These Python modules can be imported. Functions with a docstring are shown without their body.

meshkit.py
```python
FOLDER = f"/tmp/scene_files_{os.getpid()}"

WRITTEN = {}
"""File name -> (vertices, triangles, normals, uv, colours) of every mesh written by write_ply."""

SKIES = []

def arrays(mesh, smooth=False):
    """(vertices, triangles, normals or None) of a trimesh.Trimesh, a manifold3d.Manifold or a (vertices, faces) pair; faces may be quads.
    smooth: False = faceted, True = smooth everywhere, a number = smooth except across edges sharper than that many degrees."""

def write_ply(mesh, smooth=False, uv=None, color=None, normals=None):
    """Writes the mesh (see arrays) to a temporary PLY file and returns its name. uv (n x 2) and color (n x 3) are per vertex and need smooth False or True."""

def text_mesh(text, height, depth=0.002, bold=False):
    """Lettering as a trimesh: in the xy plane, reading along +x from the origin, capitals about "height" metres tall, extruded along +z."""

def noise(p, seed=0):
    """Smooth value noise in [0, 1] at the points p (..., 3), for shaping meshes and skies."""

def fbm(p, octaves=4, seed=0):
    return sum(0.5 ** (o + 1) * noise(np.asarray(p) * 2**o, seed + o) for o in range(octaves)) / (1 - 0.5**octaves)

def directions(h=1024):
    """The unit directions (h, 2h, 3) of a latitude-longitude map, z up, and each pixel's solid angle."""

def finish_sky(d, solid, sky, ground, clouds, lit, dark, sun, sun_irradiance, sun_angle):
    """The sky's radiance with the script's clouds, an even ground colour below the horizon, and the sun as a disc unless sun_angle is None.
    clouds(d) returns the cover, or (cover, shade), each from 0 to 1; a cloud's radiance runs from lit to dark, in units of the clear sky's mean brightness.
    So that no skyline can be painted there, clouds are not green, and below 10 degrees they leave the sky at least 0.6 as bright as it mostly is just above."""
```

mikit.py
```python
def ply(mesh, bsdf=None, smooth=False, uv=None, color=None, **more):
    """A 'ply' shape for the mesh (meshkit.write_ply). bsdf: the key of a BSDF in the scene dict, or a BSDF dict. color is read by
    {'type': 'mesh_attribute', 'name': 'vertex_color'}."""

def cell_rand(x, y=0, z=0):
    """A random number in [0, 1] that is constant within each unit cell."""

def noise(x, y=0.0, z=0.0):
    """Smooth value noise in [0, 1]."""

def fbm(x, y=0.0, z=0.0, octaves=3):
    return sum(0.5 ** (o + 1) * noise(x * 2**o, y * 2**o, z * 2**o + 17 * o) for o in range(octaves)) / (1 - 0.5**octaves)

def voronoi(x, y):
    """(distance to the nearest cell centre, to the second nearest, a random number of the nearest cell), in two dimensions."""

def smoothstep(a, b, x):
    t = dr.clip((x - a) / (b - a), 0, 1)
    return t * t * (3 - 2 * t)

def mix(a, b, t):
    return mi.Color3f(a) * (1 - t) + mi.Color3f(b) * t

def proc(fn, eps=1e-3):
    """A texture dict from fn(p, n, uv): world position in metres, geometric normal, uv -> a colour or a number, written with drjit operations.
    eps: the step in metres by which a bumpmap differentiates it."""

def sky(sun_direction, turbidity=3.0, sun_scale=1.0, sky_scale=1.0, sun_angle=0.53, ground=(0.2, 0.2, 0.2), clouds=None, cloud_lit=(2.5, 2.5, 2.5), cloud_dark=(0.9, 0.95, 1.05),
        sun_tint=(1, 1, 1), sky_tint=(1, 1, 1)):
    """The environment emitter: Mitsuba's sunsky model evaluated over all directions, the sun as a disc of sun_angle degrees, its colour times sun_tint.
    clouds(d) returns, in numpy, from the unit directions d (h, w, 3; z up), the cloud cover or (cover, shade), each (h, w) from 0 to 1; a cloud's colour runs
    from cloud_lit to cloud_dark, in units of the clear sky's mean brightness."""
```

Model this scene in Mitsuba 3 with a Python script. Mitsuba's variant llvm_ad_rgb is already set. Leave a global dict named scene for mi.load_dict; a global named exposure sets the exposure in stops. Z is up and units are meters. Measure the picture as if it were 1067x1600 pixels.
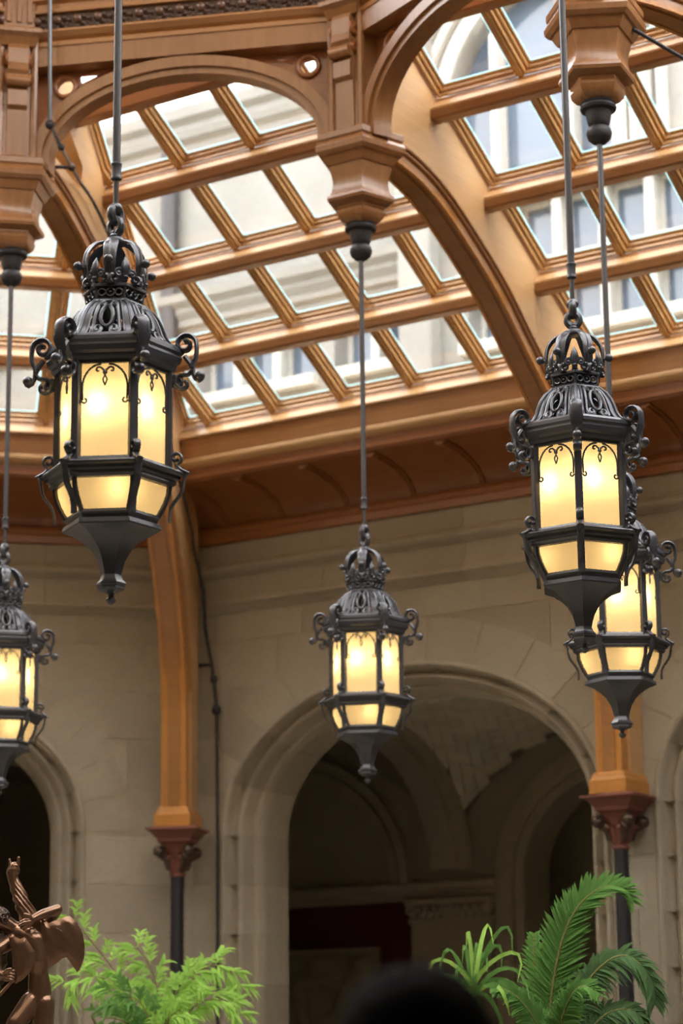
import math, random
import numpy as np, trimesh, shapely
from shapely.geometry import Polygon, LineString, box as sbox
from shapely.ops import unary_union
import drjit as dr, mitsuba as mi
import mikit, meshkit
T = mi.ScalarTransform4f
rng = np.random.default_rng(7)
random.seed(7)
scene, labels, count = {}, {}, {}

# ------------------------------------------------------------------ camera, sky, exposure
EYE = 1.6                                   # eye height over the floor; all heights below are over the eye
CAMX, CAMY, FOCAL = 8.3213, -9.8285, 3690.3
YAW, PITCH, ROLL = 0.5742, 0.2377, -0.0106
def camera_axes():
    cy, sy, cp, sp = math.cos(YAW), math.sin(YAW), math.cos(PITCH), math.sin(PITCH)
    fwd = np.array([-sy*cp, cy*cp, sp]); up = np.array([sy*sp, -cy*sp, cp]); right = np.array([cy, sy, 0])
    c, s = math.cos(ROLL), math.sin(ROLL)
    R = np.array([[c, -s, 0], [s, c, 0], [0, 0, 1]]) @ np.array([right, -up, fwd])
    return R
_R = camera_axes()
_M = np.eye(4); _M[:3, 0], _M[:3, 1], _M[:3, 2], _M[:3, 3] = -_R[0], -_R[1], _R[2], [CAMX, CAMY, EYE]
scene['type'] = 'scene'
scene['camera'] = {'type': 'thinlens', 'fov': math.degrees(2*math.atan(533.5/FOCAL)), 'fov_axis': 'x', 'aperture_radius': 0.017, 'focus_distance': 11.2,
                   'near_clip': 0.1, 'far_clip': 500.0, 'to_world': T(_M.tolist())}
exposure = 5.45
def clouds(d):
    n = meshkit.fbm(d*2.2 + 5.0, 4, 3)
    return np.clip(0.86 + 0.3*(n-0.5), 0, 1), np.clip((n-0.45)*1.2, 0, 1)
scene['sky'] = mikit.sky((0.5, -0.6, 0.75), turbidity=4.0, sun_scale=0.0, sky_scale=1.0, clouds=clouds, cloud_lit=(2.3, 2.25, 2.15), cloud_dark=(1.5, 1.5, 1.5))
LAMP = 0.42                                  # radiance of the bulbs

# ------------------------------------------------------------------ helpers
def numbered(key):
    n = count.get(key, 0); count[key] = n + 1
    return key if n == 0 else f'{key}_{n:03d}'
def info(key, label=None, cat=None, group=None, kind=None):
    d = {}
    if label: d['label'] = label
    if cat: d['category'] = cat
    if group: d['group'] = group
    if kind: d['kind'] = kind
    if d: labels[key] = d
    return key
def thing(name, label, cat=None, group=None, kind=None):
    return info(numbered(name), label, cat, group, kind)
def shift(mesh):
    m = mesh.copy(); m.apply_translation([0, 0, EYE]); return m
def add(parent, name, mesh, mat, smooth=False, label=None, kind=None, tw=None, **more):
    key = numbered(parent + '__' + name if parent else name)
    scene[key] = mikit.ply(mesh if tw is not None else shift(mesh), mat, smooth, **more)
    if tw is not None: scene[key]['to_world'] = tw
    if label or kind: info(key, label, None, None, kind)
    return key
def TM(v, f): return trimesh.Trimesh(np.asarray(v, float), np.asarray(f, int), process=False)
def cat(ms): return trimesh.util.concatenate(ms)
def frame(o, a, b, c):
    """4x4 that takes local (x,y,z) to o + x a + y b + z c"""
    M = np.eye(4); M[:3, 0], M[:3, 1], M[:3, 2], M[:3, 3] = a, b, c, o; return M
def fix(m):
    if m.volume < 0: m.invert()
    return m
def ext(poly, h0, h1, M=None):
    """extrude a shapely polygon from h0 to h1 along local z, then place it by M"""
    gs = [g for g in getattr(poly, 'geoms', [poly]) if g.geom_type == 'Polygon' and g.area > 1e-6]
    ms = []
    for g in gs:
        m = trimesh.creation.extrude_polygon(g, h1-h0, engine='earcut'); m.apply_translation([0, 0, h0]); ms.append(m)
    if not ms: return None
    m = cat(ms)
    if M is not None: m.apply_transform(M)
    return fix(m)
def bx(x0, x1, y0, y1, z0, z1, M=None, bev=0.0):
    if bev > 0:
        pts = []
        for sx, sy, sz in np.ndindex(2, 2, 2):
            p = np.array([(x0, x1)[sx], (y0, y1)[sy], (z0, z1)[sz]]); s = np.array([(1, -1)[sx], (1, -1)[sy], (1, -1)[sz]])*bev
            for k in range(3):
                q = p + s; q[k] = p[k]; pts.append(q)
        m = trimesh.convex.convex_hull(np.array(pts))
    else:
        m = trimesh.creation.box(bounds=[[x0, y0, z0], [x1, y1, z1]])
    if M is not None: m.apply_transform(M)
    return fix(m)
def tube(path, r, n=8, flat=None, up=None, closed=False):
    """tube along a 3D path; r a number or a list; flat=(a,b): section stretched a along `up`-binormal and b along the other"""
    p = np.asarray(path, float); k = len(p); r = np.broadcast_to(np.asarray(r, float), (k,))
    t = np.roll(p, -1, 0) - np.roll(p, 1, 0) if closed else np.gradient(p, axis=0)
    t /= np.maximum(np.linalg.norm(t, axis=1, keepdims=True), 1e-12)
    if up is None:
        u = np.cross(t[0], [0, 0, 1.0] if abs(t[0][2]) < .9 else [1.0, 0, 0]); U = [u/np.linalg.norm(u)]
        for i in range(1, k):
            u = U[-1] - t[i]*(U[-1] @ t[i]); U.append(u/max(np.linalg.norm(u), 1e-9))
        U = np.array(U)
    else:
        U = np.broadcast_to(np.asarray(up, float), p.shape); U = U - t*(U*t).sum(1, keepdims=True)
        U /= np.maximum(np.linalg.norm(U, axis=1, keepdims=True), 1e-9)
    V = np.cross(t, U); fa, fb = flat or (1, 1)
    a = np.arange(n)*2*np.pi/n + (np.pi/n if n == 4 else 0)
    ring = U[:, None]*(np.cos(a)*fa)[None, :, None] + V[:, None]*(np.sin(a)*fb)[None, :, None]
    v = (p[:, None] + ring*r[:, None, None]).reshape(-1, 3); f = []
    for i in range(k if closed else k-1):
        for j in range(n):
            a0, a1 = i*n+j, i*n+(j+1) % n; b0, b1 = ((i+1) % k)*n+j, ((i+1) % k)*n+(j+1) % n
            f += [[a0, a1, b1], [a0, b1, b0]]
    if not closed:
        v = np.vstack([v, p[0], p[-1]]); c0, c1 = k*n, k*n+1
        for j in range(n):
            f += [[c0, (j+1) % n, j], [c1, (k-1)*n+j, (k-1)*n+(j+1) % n]]
    return fix(TM(v, f))
def loft(prof, n, phase=0.0, closed=False, cap=True):
    """n-sided loft of (R, z) rings round the z axis"""
    v, f = [], []; m = len(prof)
    a = phase + np.arange(n)*2*np.pi/n
    for R, z in prof: v += [[R*np.cos(x), R*np.sin(x), z] for x in a]
    for i in range(m if closed else m-1):
        for j in range(n):
            a0, a1 = i*n+j, i*n+(j+1) % n; b0, b1 = ((i+1) % m)*n+j, ((i+1) % m)*n+(j+1) % n
            f += [[a0, a1, b1], [a0, b1, b0]]
    if cap and not closed:
        v += [[0, 0, prof[0][1]], [0, 0, prof[-1][1]]]; c0, c1 = m*n, m*n+1
        for j in range(n):
            f += [[c0, (j+1) % n, j], [c1, (m-1)*n+j, (m-1)*n+(j+1) % n]]
    return fix(TM(v, f))
def prism_path(sections, closed_ring=True):
    """skin a list of equal-length rings of points"""
    s = np.asarray(sections, float); k, n = s.shape[:2]; v = s.reshape(-1, 3); f = []
    for i in range(k-1):
        for j in range(n):
            a0, a1 = i*n+j, i*n+(j+1) % n; f += [[a0, a1, a1+n], [a0, a1+n, a0+n]]
    for base, flip in ((0, True), ((k-1)*n, False)):
        for j in range(1, n-1): f.append([base, base+j+1, base+j] if flip else [base, base+j, base+j+1])
    return fix(TM(v, f))
def extr_profile(prof, M, x0, x1):
    """extrude the (y, z) polygon along local x from x0 to x1"""
    g = Polygon(prof)
    m = trimesh.creation.extrude_polygon(g, x1-x0, engine='earcut')          # in (y,z,h)
    v = m.vertices; m.vertices = np.c_[v[:, 2]+x0, v[:, 0], v[:, 1]]
    m.apply_transform(M); return fix(m)
def ball(c, r, s=2): m = trimesh.creation.icosphere(subdivisions=s, radius=1); m.vertices = m.vertices*np.asarray(r) + c; return m
def arc(c, r, a0, a1, n=12): a = np.radians(np.linspace(a0, a1, n)); return np.c_[c[0]+r*np.cos(a), c[1]+r*np.sin(a)]
def spiral(c, r0, r1, a0, a1, n=20):
    a = np.radians(np.linspace(a0, a1, n)); r = np.linspace(r0, r1, n); return np.c_[c[0]+r*np.cos(a), c[1]+r*np.sin(a)]
def smooth_path(p, n=24):
    from scipy.interpolate import CubicSpline
    p = np.asarray(p, float); t = np.r_[0, np.cumsum(np.linalg.norm(np.diff(p, axis=0), axis=1))]
    return CubicSpline(t, p)(np.linspace(0, t[-1], n))

# ------------------------------------------------------------------ materials
def srgb(r, g, b):
    c = np.array([r, g, b])/255.0; return np.where(c < .04045, c/12.92, ((c+.055)/1.055)**2.4)
def wood_fn(dark, light, vertical):
    dark, light = [list(map(float, c)) for c in (dark, light)]
    def fn(p, n, uv):
        if vertical: g = mikit.fbm(p.x*38, p.y*38, p.z*2.2, 3)
        else: g = mikit.fbm((p.x+p.y)*2.0, (p.x-p.y)*3.0, p.z*42, 3)
        b = mikit.noise(p.x*1.7+3, p.y*1.7, p.z*1.7)
        return mikit.mix(dark, light, dr.clip(0.5*g+0.4*b+0.05, 0, 1))
    return fn
def wood(name, dark, light, vertical=False, rough=0.27, coat=0.5):
    scene[name] = {'type': 'twosided', 'bsdf': {'type': 'principled', 'base_color': mikit.proc(wood_fn(dark, light, vertical)), 'roughness': rough, 'specular': 0.5, 'clearcoat': coat, 'clearcoat_gloss': 0.75}}
wood('oak', (0.24, 0.100, 0.031), (0.42, 0.198, 0.068), False, 0.2, 0.7)
wood('oak_post', (0.165, 0.071, 0.025), (0.33, 0.156, 0.060), True)
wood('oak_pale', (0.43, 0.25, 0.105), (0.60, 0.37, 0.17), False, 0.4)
wood('oak_dark', (0.19, 0.066, 0.021), (0.33, 0.125, 0.040), False)
wood('oak_shaded', (0.185, 0.072, 0.022), (0.33, 0.142, 0.046), False)  # purlin oak, its colour darkened to paint in shade on the faces
wood('oak_lit', (0.40, 0.215, 0.075), (0.60, 0.355, 0.14), False, 0.22, 0.7)  # sash and muntin oak, its colour lightened to paint in daylight highlights
wood('oak_orange', (0.40, 0.165, 0.035), (0.60, 0.27, 0.065), True)
def stone_fn(c, k):
    c = np.array(c)
    def fn(p, n, uv):
        b = mikit.fbm(p.x*1.3+k*7, p.y*1.3, p.z*0.9, 3); g = mikit.fbm(p.x*30, p.y*30, p.z*30+k, 2)
        return mikit.mix((c*0.72).tolist(), (c*1.22).tolist(), dr.clip(0.75*b+0.25*g, 0, 1))
    return fn
def matte(name, col, rough=0.85, spec=0.25):
    scene[name] = {'type': 'twosided', 'bsdf': {'type': 'principled', 'base_color': col if isinstance(col, dict) else {'type': 'rgb', 'value': [float(x) for x in col]}, 'roughness': rough, 'specular': spec}}
for k, c in enumerate(((0.39, 0.342, 0.258), (0.415, 0.366, 0.28), (0.37, 0.324, 0.244))):
    matte(f'stone_{k}', mikit.proc(stone_fn(c, k)))
STONES = ['stone_0', 'stone_1', 'stone_2']
matte('mortar', (0.42, 0.35, 0.25))
matte('tile', (0.76, 0.72, 0.57), 0.6); matte('tile_b', (0.68, 0.64, 0.50), 0.6)
matte('tile_joint', (0.2, 0.17, 0.13))
matte('red_wall', (0.085, 0.02, 0.015)); matte('plaster', (0.5, 0.44, 0.34)); matte('plaque', (0.30, 0.26, 0.19), 0.6)
matte('floor_stone', (0.22, 0.185, 0.14), 0.45, 0.4)
matte('hair', (0.004, 0.0035, 0.003), 0.8, 0.05); matte('skin', (0.45, 0.27, 0.19), 0.55); matte('cloth_dark', (0.02, 0.02, 0.024))
matte('red_iron', (0.20, 0.075, 0.055), 0.5, 0.4)
matte('frieze', (0.062, 0.032, 0.020), 0.4, 0.5); matte('frieze_bead', (0.12, 0.062, 0.038), 0.3, 0.6)
def metal(name, col, rough, metallic, spec=0.5):
    scene[name] = {'type': 'twosided', 'bsdf': {'type': 'principled', 'base_color': {'type': 'rgb', 'value': list(col)}, 'roughness': rough, 'metallic': metallic, 'specular': spec}}
metal('iron', (0.075, 0.079, 0.092), 0.30, 0.35, 0.75)
metal('iron_black', (0.03, 0.03, 0.034), 0.5, 0.3)
metal('bronze', (0.21, 0.115, 0.068), 0.22, 0.7, 0.7)
metal('bronze_dark', (0.10, 0.07, 0.05), 0.4, 0.7)
scene['glass'] = {'type': 'thindielectric', 'int_ior': 1.5, 'ext_ior': 1.0}
scene['frosted'] = {'type': 'principledthin', 'base_color': {'type': 'rgb', 'value': [0.92, 0.81, 0.60]}, 'roughness': 0.5, 'spec_trans': 0.0, 'diff_trans': 1.55, 'eta': 1.5}
scene['glass_edge'] = {'type': 'principledthin', 'base_color': {'type': 'rgb', 'value': [0.30, 0.60, 0.66]}, 'roughness': 0.4, 'spec_trans': 0.0, 'diff_trans': 1.5, 'eta': 1.5}
scene['leaf'] = {'type': 'principledthin', 'base_color': {'type': 'rgb', 'value': [0.15, 0.31, 0.08]}, 'roughness': 0.45, 'spec_trans': 0.0, 'diff_trans': 0.7, 'eta': 1.45}
scene['leaf_light'] = {'type': 'principledthin', 'base_color': {'type': 'rgb', 'value': [0.42, 0.68, 0.15]}, 'roughness': 0.5, 'spec_trans': 0.0, 'diff_trans': 0.8, 'eta': 1.45}
scene['leaf_deep'] = {'type': 'principledthin', 'base_color': {'type': 'rgb', 'value': [0.11, 0.20, 0.08]}, 'roughness': 0.4, 'spec_trans': 0.0, 'diff_trans': 0.6, 'eta': 1.45}
matte('stem', (0.22, 0.20, 0.07)); matte('terracotta', (0.35, 0.16, 0.09)); matte('soil', (0.05, 0.035, 0.025))
matte('limestone', mikit.proc(stone_fn((0.20, 0.197, 0.185), 5))); matte('limestone_trim', (0.36, 0.355, 0.33))
scene['dark_glass'] = {'type': 'principled', 'base_color': {'type': 'rgb', 'value': [0.075, 0.105, 0.15]}, 'roughness': 0.1, 'specular': 0.6, 'clearcoat': 0.0}
scene['bulb_glow'] = {'type': 'diffuse', 'reflectance': {'type': 'rgb', 'value': [0.8, 0.7, 0.5]}}

# ------------------------------------------------------------------ plan of the room (metres, room centre = origin, +y = wall with the big arches)
YW = 7.25                                    # face of the back wall
AL = 8.2                                     # face of the left chamfer wall, from the centre along (-1,1)
RING = 3.3187
S = 0.5313; TS = math.tan(S); CS, SS = math.cos(S), math.sin(S)
R1, Z1, ROW = 4.188, 7.054, 0.891            # a point of the roof plane, and the spacing of its purlins along the slope
H8 = math.tan(math.pi/8)
def ringpt(k):                               # 0 far-left pendant, 1 centre, 2 right, 3 near right, 4 near left
    a = math.pi/2 - (k-1)*math.pi/4; return np.array([RING*math.cos(a), RING*math.sin(a), 0.0])
NL = np.array([-1, 1, 0])/math.sqrt(2); TL = np.array([1, 1, 0])/math.sqrt(2)
X, Y, Z = np.eye(3)
NR = np.array([1, 1, 0])/math.sqrt(2)

# ------------------------------------------------------------------ shell: floor, outer walls raised against low sky light, hall ceiling
add('', 'floor', bx(-14, 14, -15, 15, -EYE-0.2, -EYE), 'floor_stone'); info('floor', 'pale stone floor of the garden room, below the picture', None, None, 'structure')
def shell(name, m, mat, label): add('', name, m, mat); info(name, label, None, None, 'structure')
shell('wall_front', bx(-14.3, 14.3, -15.3, -15, -EYE, 12.5), 'stone_0', 'plain stone wall of the hall behind the viewer, raised to block low sky light')  # outer walls carried above the hall ceiling to block grazing sky light
shell('wall_right', bx(14, 14.3, -15, 15, -EYE, 11.5), 'stone_0', 'plain stone wall far on the right of the hall, raised to block low sky light')
shell('wall_far', bx(-14.3, -14, -15, 13.5, -EYE, 11.5), 'stone_0', 'plain stone wall far on the left of the hall, raised to block low sky light')
_oct = []
for nd, r in ((Y, 6.75), (NR, 7.6), (X, 6.75), (np.array([1, -1, 0])/math.sqrt(2), 7.6), (-Y, 6.75), (-NR, 7.6), (-X, 6.75), (NL, 7.6)): _oct.append((nd[:2], r))
hole = sbox(-20, -20, 20, 20)
for nd, r in _oct:
    t = np.array([nd[1], -nd[0]]); q = nd*r; hole = hole.intersection(Polygon([q+t*40, q-t*40, q-t*40-nd*60, q+t*40-nd*60]))
hall = sbox(-14.3, -15.3, 14.3, 13.4).difference(hole)
shell('added_wall_house', cat([bx(-14.3, 14.3, -8.9, -8.5, 5.6, 15.0)]), 'stone_0', 'added tall stone house wall on the viewer side, unseen, blocking front light')  # unseen wall, added to keep low front light off the roof timbers
_cap = shapely.Polygon([(3.6*math.cos(k*math.pi/4), 3.6*math.sin(k*math.pi/4)) for k in range(8)])
shell('added_ring_cap', ext(_cap, 10.6, 10.7), 'oak_dark', 'added timber cap over the ring of beams, unseen, cutting light from above')  # unseen cap, added to dim the overhead light inside the ring
shell('wall_rear', cat([bx(-14, 14, 13.0, 13.3, -EYE, 4.2), bx(-14, 14, 7.88, 13.3, 3.9, 4.2)]), 'stone_2', 'plain rear wall and roof of the rooms behind the passage')
shell('ceiling', ext(hall, 5.6, 5.75), 'plaster', 'plain ceiling of the hall round the glass roof')
# ------------------------------------------------------------------ stone walls with arches
COURSE0, COURSE = 2.17, 0.43
AO, BO, AI, BI, ZS = 1.92, 1.36, 1.62, 1.13, 2.15     # outer and inner ellipse of the big arches
def arch_poly(a, b, zs, zb, n=40, c=0.0):
    t = np.linspace(0, np.pi, n); return Polygon([(c+a, zb)] + [(c+a*math.cos(x), zs+b*math.sin(x)) for x in t] + [(c-a, zb)])
def arch_path(a, b, zs, t0, t1, n):
    t = np.linspace(t0, t1, n); return np.c_[a*np.cos(t), zs+b*np.sin(t)]
def stone_bay(wall, M, x0, x1, c, ao, bo, ai, bi, zs, zb, ztop, vous, lo_course=1):
    """blocks, voussoirs and moulded arch stones of one bay; local x along the wall, y up, z towards the room"""
    opening = arch_poly(ao, bo, zs, zb-1, 60, c)
    extra = arch_poly(ao+vous, bo+vous, zs, zs, 60, c)
    bay = sbox(x0, zb, x1, ztop)
    # ashlar
    field = bay.difference(opening).difference(extra)
    k0 = int(math.floor((zb-COURSE0)/COURSE)); z = COURSE0 + k0*COURSE; k = 0
    while z < ztop:
        L = 0.92; off = (0.46 if k % 2 else 0.0) + 0.11*math.sin(k*2.3); xs = np.arange(x0-1+off, x1+1, L)
        for xa in xs:
            g = sbox(xa+.003, z+.003, xa+L-.003, z+COURSE-.003).intersection(field)
            for q in getattr(g, 'geoms', [g]):
                if q.geom_type == 'Polygon' and q.area > 0.004:
                    h = rng.uniform(-.0015, .0015)
                    add(wall, 'stone', ext(q.simplify(.004), -0.08, h, M), STONES[rng.integers(3)])
        z += COURSE; k += 1
    # voussoirs
    nv = 13
    for i in range(nv):
        t0, t1 = math.pi*i/nv, math.pi*(i+1)/nv
        w = arch_path(ao, bo, zs, t0+.004, t1-.004, 8); o = arch_path(ao+vous, bo+vous, zs, t0+.004, t1-.004, 8)
        g = Polygon(np.r_[w, o[::-1]] + [c, 0]).buffer(0).intersection(sbox(x0+.003, zb, x1-.003, ztop))
        if g.area > .01: add(wall, 'voussoir', ext(g, -0.08, rng.uniform(0, .003), M), STONES[rng.integers(3)])
    # moulded order: (fraction outer->inner, depth towards the room)
    prof = [(0, -.05), (0, .012), (.06, .03), (.13, .03), (.19, .01), (.22, -.05), (.26, -.09), (.34, -.115), (.42, -.10), (.47, -.06), (.53, -.045), (.60, -.06), (.65, -.10), (.69, -.16), (.74, -.20), (.80, -.195), (.86, -.20), (.92, -.24), (1.0, -.29), (1.0, -.62), (0, -.62)]
    def ring_at(t=None, side=None, zz=None):
        out = []
        for f, d in prof:
            a, b = ao+(ai-ao)*f, bo+(bi-bo)*f
            p = (c+a*math.cos(t), zs+b*math.sin(t)) if t is not None else (c+side*a, zz)
            out.append([p[0], p[1], d])
        return out
    na = 9
    for i in range(na):
        t0, t1 = math.pi*i/na, math.pi*(i+1)/na
        m = prism_path([ring_at(t=t) for t in np.linspace(t0+.0012, t1-.0012, 6)]); m.apply_transform(M)
        add(wall, 'arch_stone', m, STONES[(i*2) % 3], 40)
    for side in (1, -1):
        z = zs
        while z > zb + .02:
            z2 = max(z-COURSE, zb)
            m = prism_path([ring_at(side=side, zz=q) for q in (z-.001, z2+.001)]); m.apply_transform(M)
            add(wall, 'jamb_stone', m, STONES[rng.integers(3)], 40); z = z2
def cornice(wall, M, x0, x1, zt=4.78, dz=0.0):
    prof = [(-.3, 4.78), (.05, 4.78), (.05, 4.60), (.062, 4.585), (.085, 4.575), (.10, 4.55), (.10, 4.53), (.085, 4.505), (.05, 4.49), (.03, 4.475), (.022, 4.44), (.03, 4.36), (.05, 4.29), (.075, 4.245), (.085, 4.235), (.085, 4.215), (.06, 4.2), (.03, 4.185), (.02, 4.165), (.0, 4.15), (-.3, 4.15)]
    n = max(1, round((x1-x0)/1.35)); xs = np.linspace(x0, x1, n+1)
    for a, b in zip(xs[:-1], xs[1:]):
        g = Polygon([(d*1.5 if d > 0 else d, z) for d, z in prof]); m = trimesh.creation.extrude_polygon(g, b-a-.004, engine='earcut')
        v = m.vertices; m.vertices = np.c_[v[:, 2]+a+.002, v[:, 1], v[:, 0]]; m.apply_transform(M)
        add(wall, 'cornice_stone', fix(m), STONES[rng.integers(3)], 35)
MB = frame(Y*YW, X, Z, -Y)                             # local (x, z, towards room)
MLW = frame(NL*AL, TL, Z, -NL)
XC = YW - AL*math.sqrt(2)                              # x of the corner of the two walls, -4.35
HL = (XC*1+YW)/math.sqrt(2)                            # half width of the chamfer wall
def backing(M, x0, x1, cs, ao, bo, zs, zt):
    g = sbox(x0, -EYE, x1, zt)
    for c in cs: g = g.difference(arch_poly(ao, bo, zs, -EYE-1, 60, c))
    return ext(g, -0.62, -0.006, M)
add('', 'wall_back', backing(MB, XC, 4.35, (-2.12, 2.12), AO-.03, BO-.03, ZS, 4.75), 'mortar'); info('wall_back', 'sandstone back wall with two wide round arches and a moulded cornice', None, None, 'structure')
for x0, x1, c in ((XC, 0.0, -2.12), (0.0, 4.35, 2.12)): stone_bay('wall_back', MB, x0, x1, c, AO, BO, AI, BI, ZS, -EYE, 4.16, 0.37)
cornice('wall_back', MB, XC, 4.35)
add('', 'wall_left', backing(MLW, -HL, HL, (0,), 1.09-.03, 1.02-.03, 2.2, 4.75), 'mortar'); info('wall_left', 'sandstone wall on the left with a narrow dark arch and a moulded cornice', None, None, 'structure')
stone_bay('wall_left', MLW, -HL, HL, 0.0, 1.09, 1.08, 0.84, 0.86, 2.2, -EYE, 4.16, 0.40)
cornice('wall_left', MLW, -HL, HL)
add('', 'wall_side', ext(sbox(-4.35, -EYE, 4.35, 4.75), -.6, 0, frame(-X*YW, Y, Z, X)), 'stone_0'); info('wall_side', 'plain sandstone side wall of the garden room, left of the picture', None, None, 'structure')

# ------------------------------------------------------------------ vaulted passage behind the arches
YB, YF = 11.6, YW+0.62
def vault_z(x, y, c=-2.1):
    xx = (np.asarray(x)-c+2.1) % 4.2 - 2.1
    bz = 2.15 + 1.42*np.sqrt(np.clip(1-(xx/2.08)**2, 0, 1)); ym = (YF+YB)/2; h = (YB-YF)/2+.02
    az = 2.15 + 1.42*np.sqrt(np.clip(1-((np.asarray(y)-ym)/h)**2, 0, 1))
    return np.maximum(bz, az)
def vault_mesh(x0, x1, dz):
    xs, ys = np.linspace(x0, x1, 57), np.linspace(YF, YB, 49); gx, gy = np.meshgrid(xs, ys, indexing='ij'); v = np.stack([gx, gy, vault_z(gx, gy)+dz], -1).reshape(-1, 3)
    f = []; n = len(ys)
    for i in range(len(xs)-1):
        for j in range(n-1):
            a = i*n+j; f += [[a, a+1, a+n+1], [a, a+n+1, a+n]]
    return TM(v, f)
add('', 'ceiling_vault', cat([vault_mesh(x, x+4.2, .012) for x in (-12.6, -8.4, -4.2, 0.0)]), 'tile_joint', True); info('ceiling_vault', 'groin vault of pale herringbone tiles in the dim passage behind the arches', None, None, 'structure')
tiles = []
W_, L_ = 0.125, 0.25                                      # herringbone, laid diagonally over the plan
pats = []
for a in range(-60, 60):
    for b in range(-30, 30):
        ox, oy = a*W_ + 0*b, a*W_ + 0*b
        ox += b*2*L_; 
        pats.append((ox, oy, L_, W_)); pats.append((ox, oy+W_, W_, L_))
for ox, oy, w, h in pats:
    g = .006; cx, cy = -2.6, 9.2; q = np.array([[ox+g, oy+g], [ox+w-g, oy+g], [ox+w-g, oy+h-g], [ox+g, oy+h-g]])
    q = q @ np.array([[.9239, .3827], [-.3827, .9239]]) + [cx, cy]
    m = q.mean(0)
    if -4.15 < q[:, 0].min() and q[:, 0].max() < -0.1 and YF+.02 < q[:, 1].min() and q[:, 1].max() < YB-.02: tiles.append((abs(m[0]+2.9)+0.6*abs(m[1]-9.9), q))
tiles.sort(key=lambda t: t[0])
def tile_mesh(q):
    n = 4; s, t = np.meshgrid(np.linspace(0, 1, n), np.linspace(0, 1, n), indexing='ij'); s, t = s.ravel()[:, None], t.ravel()[:, None]
    p = q[0]*(1-s)*(1-t) + q[1]*s*(1-t) + q[2]*s*t + q[3]*(1-s)*t; z = vault_z(p[:, 0], p[:, 1]); v = np.r_[np.c_[p, z-.008], np.c_[q, vault_z(q[:, 0], q[:, 1])+.02]]; f = []
    for i in range(n-1):
        for j in range(n-1): a = i*n+j; f += [[a, a+1, a+n+1], [a, a+n+1, a+n]]
    for i, (a, b) in enumerate(((0, n*n-n), (n*n-n, n*n-1), (n*n-1, n-1), (n-1, 0))): f += [[a, b, n*n+(i+1) % 4], [a, n*n+(i+1) % 4, n*n+i]]
    return TM(v, f)
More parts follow.
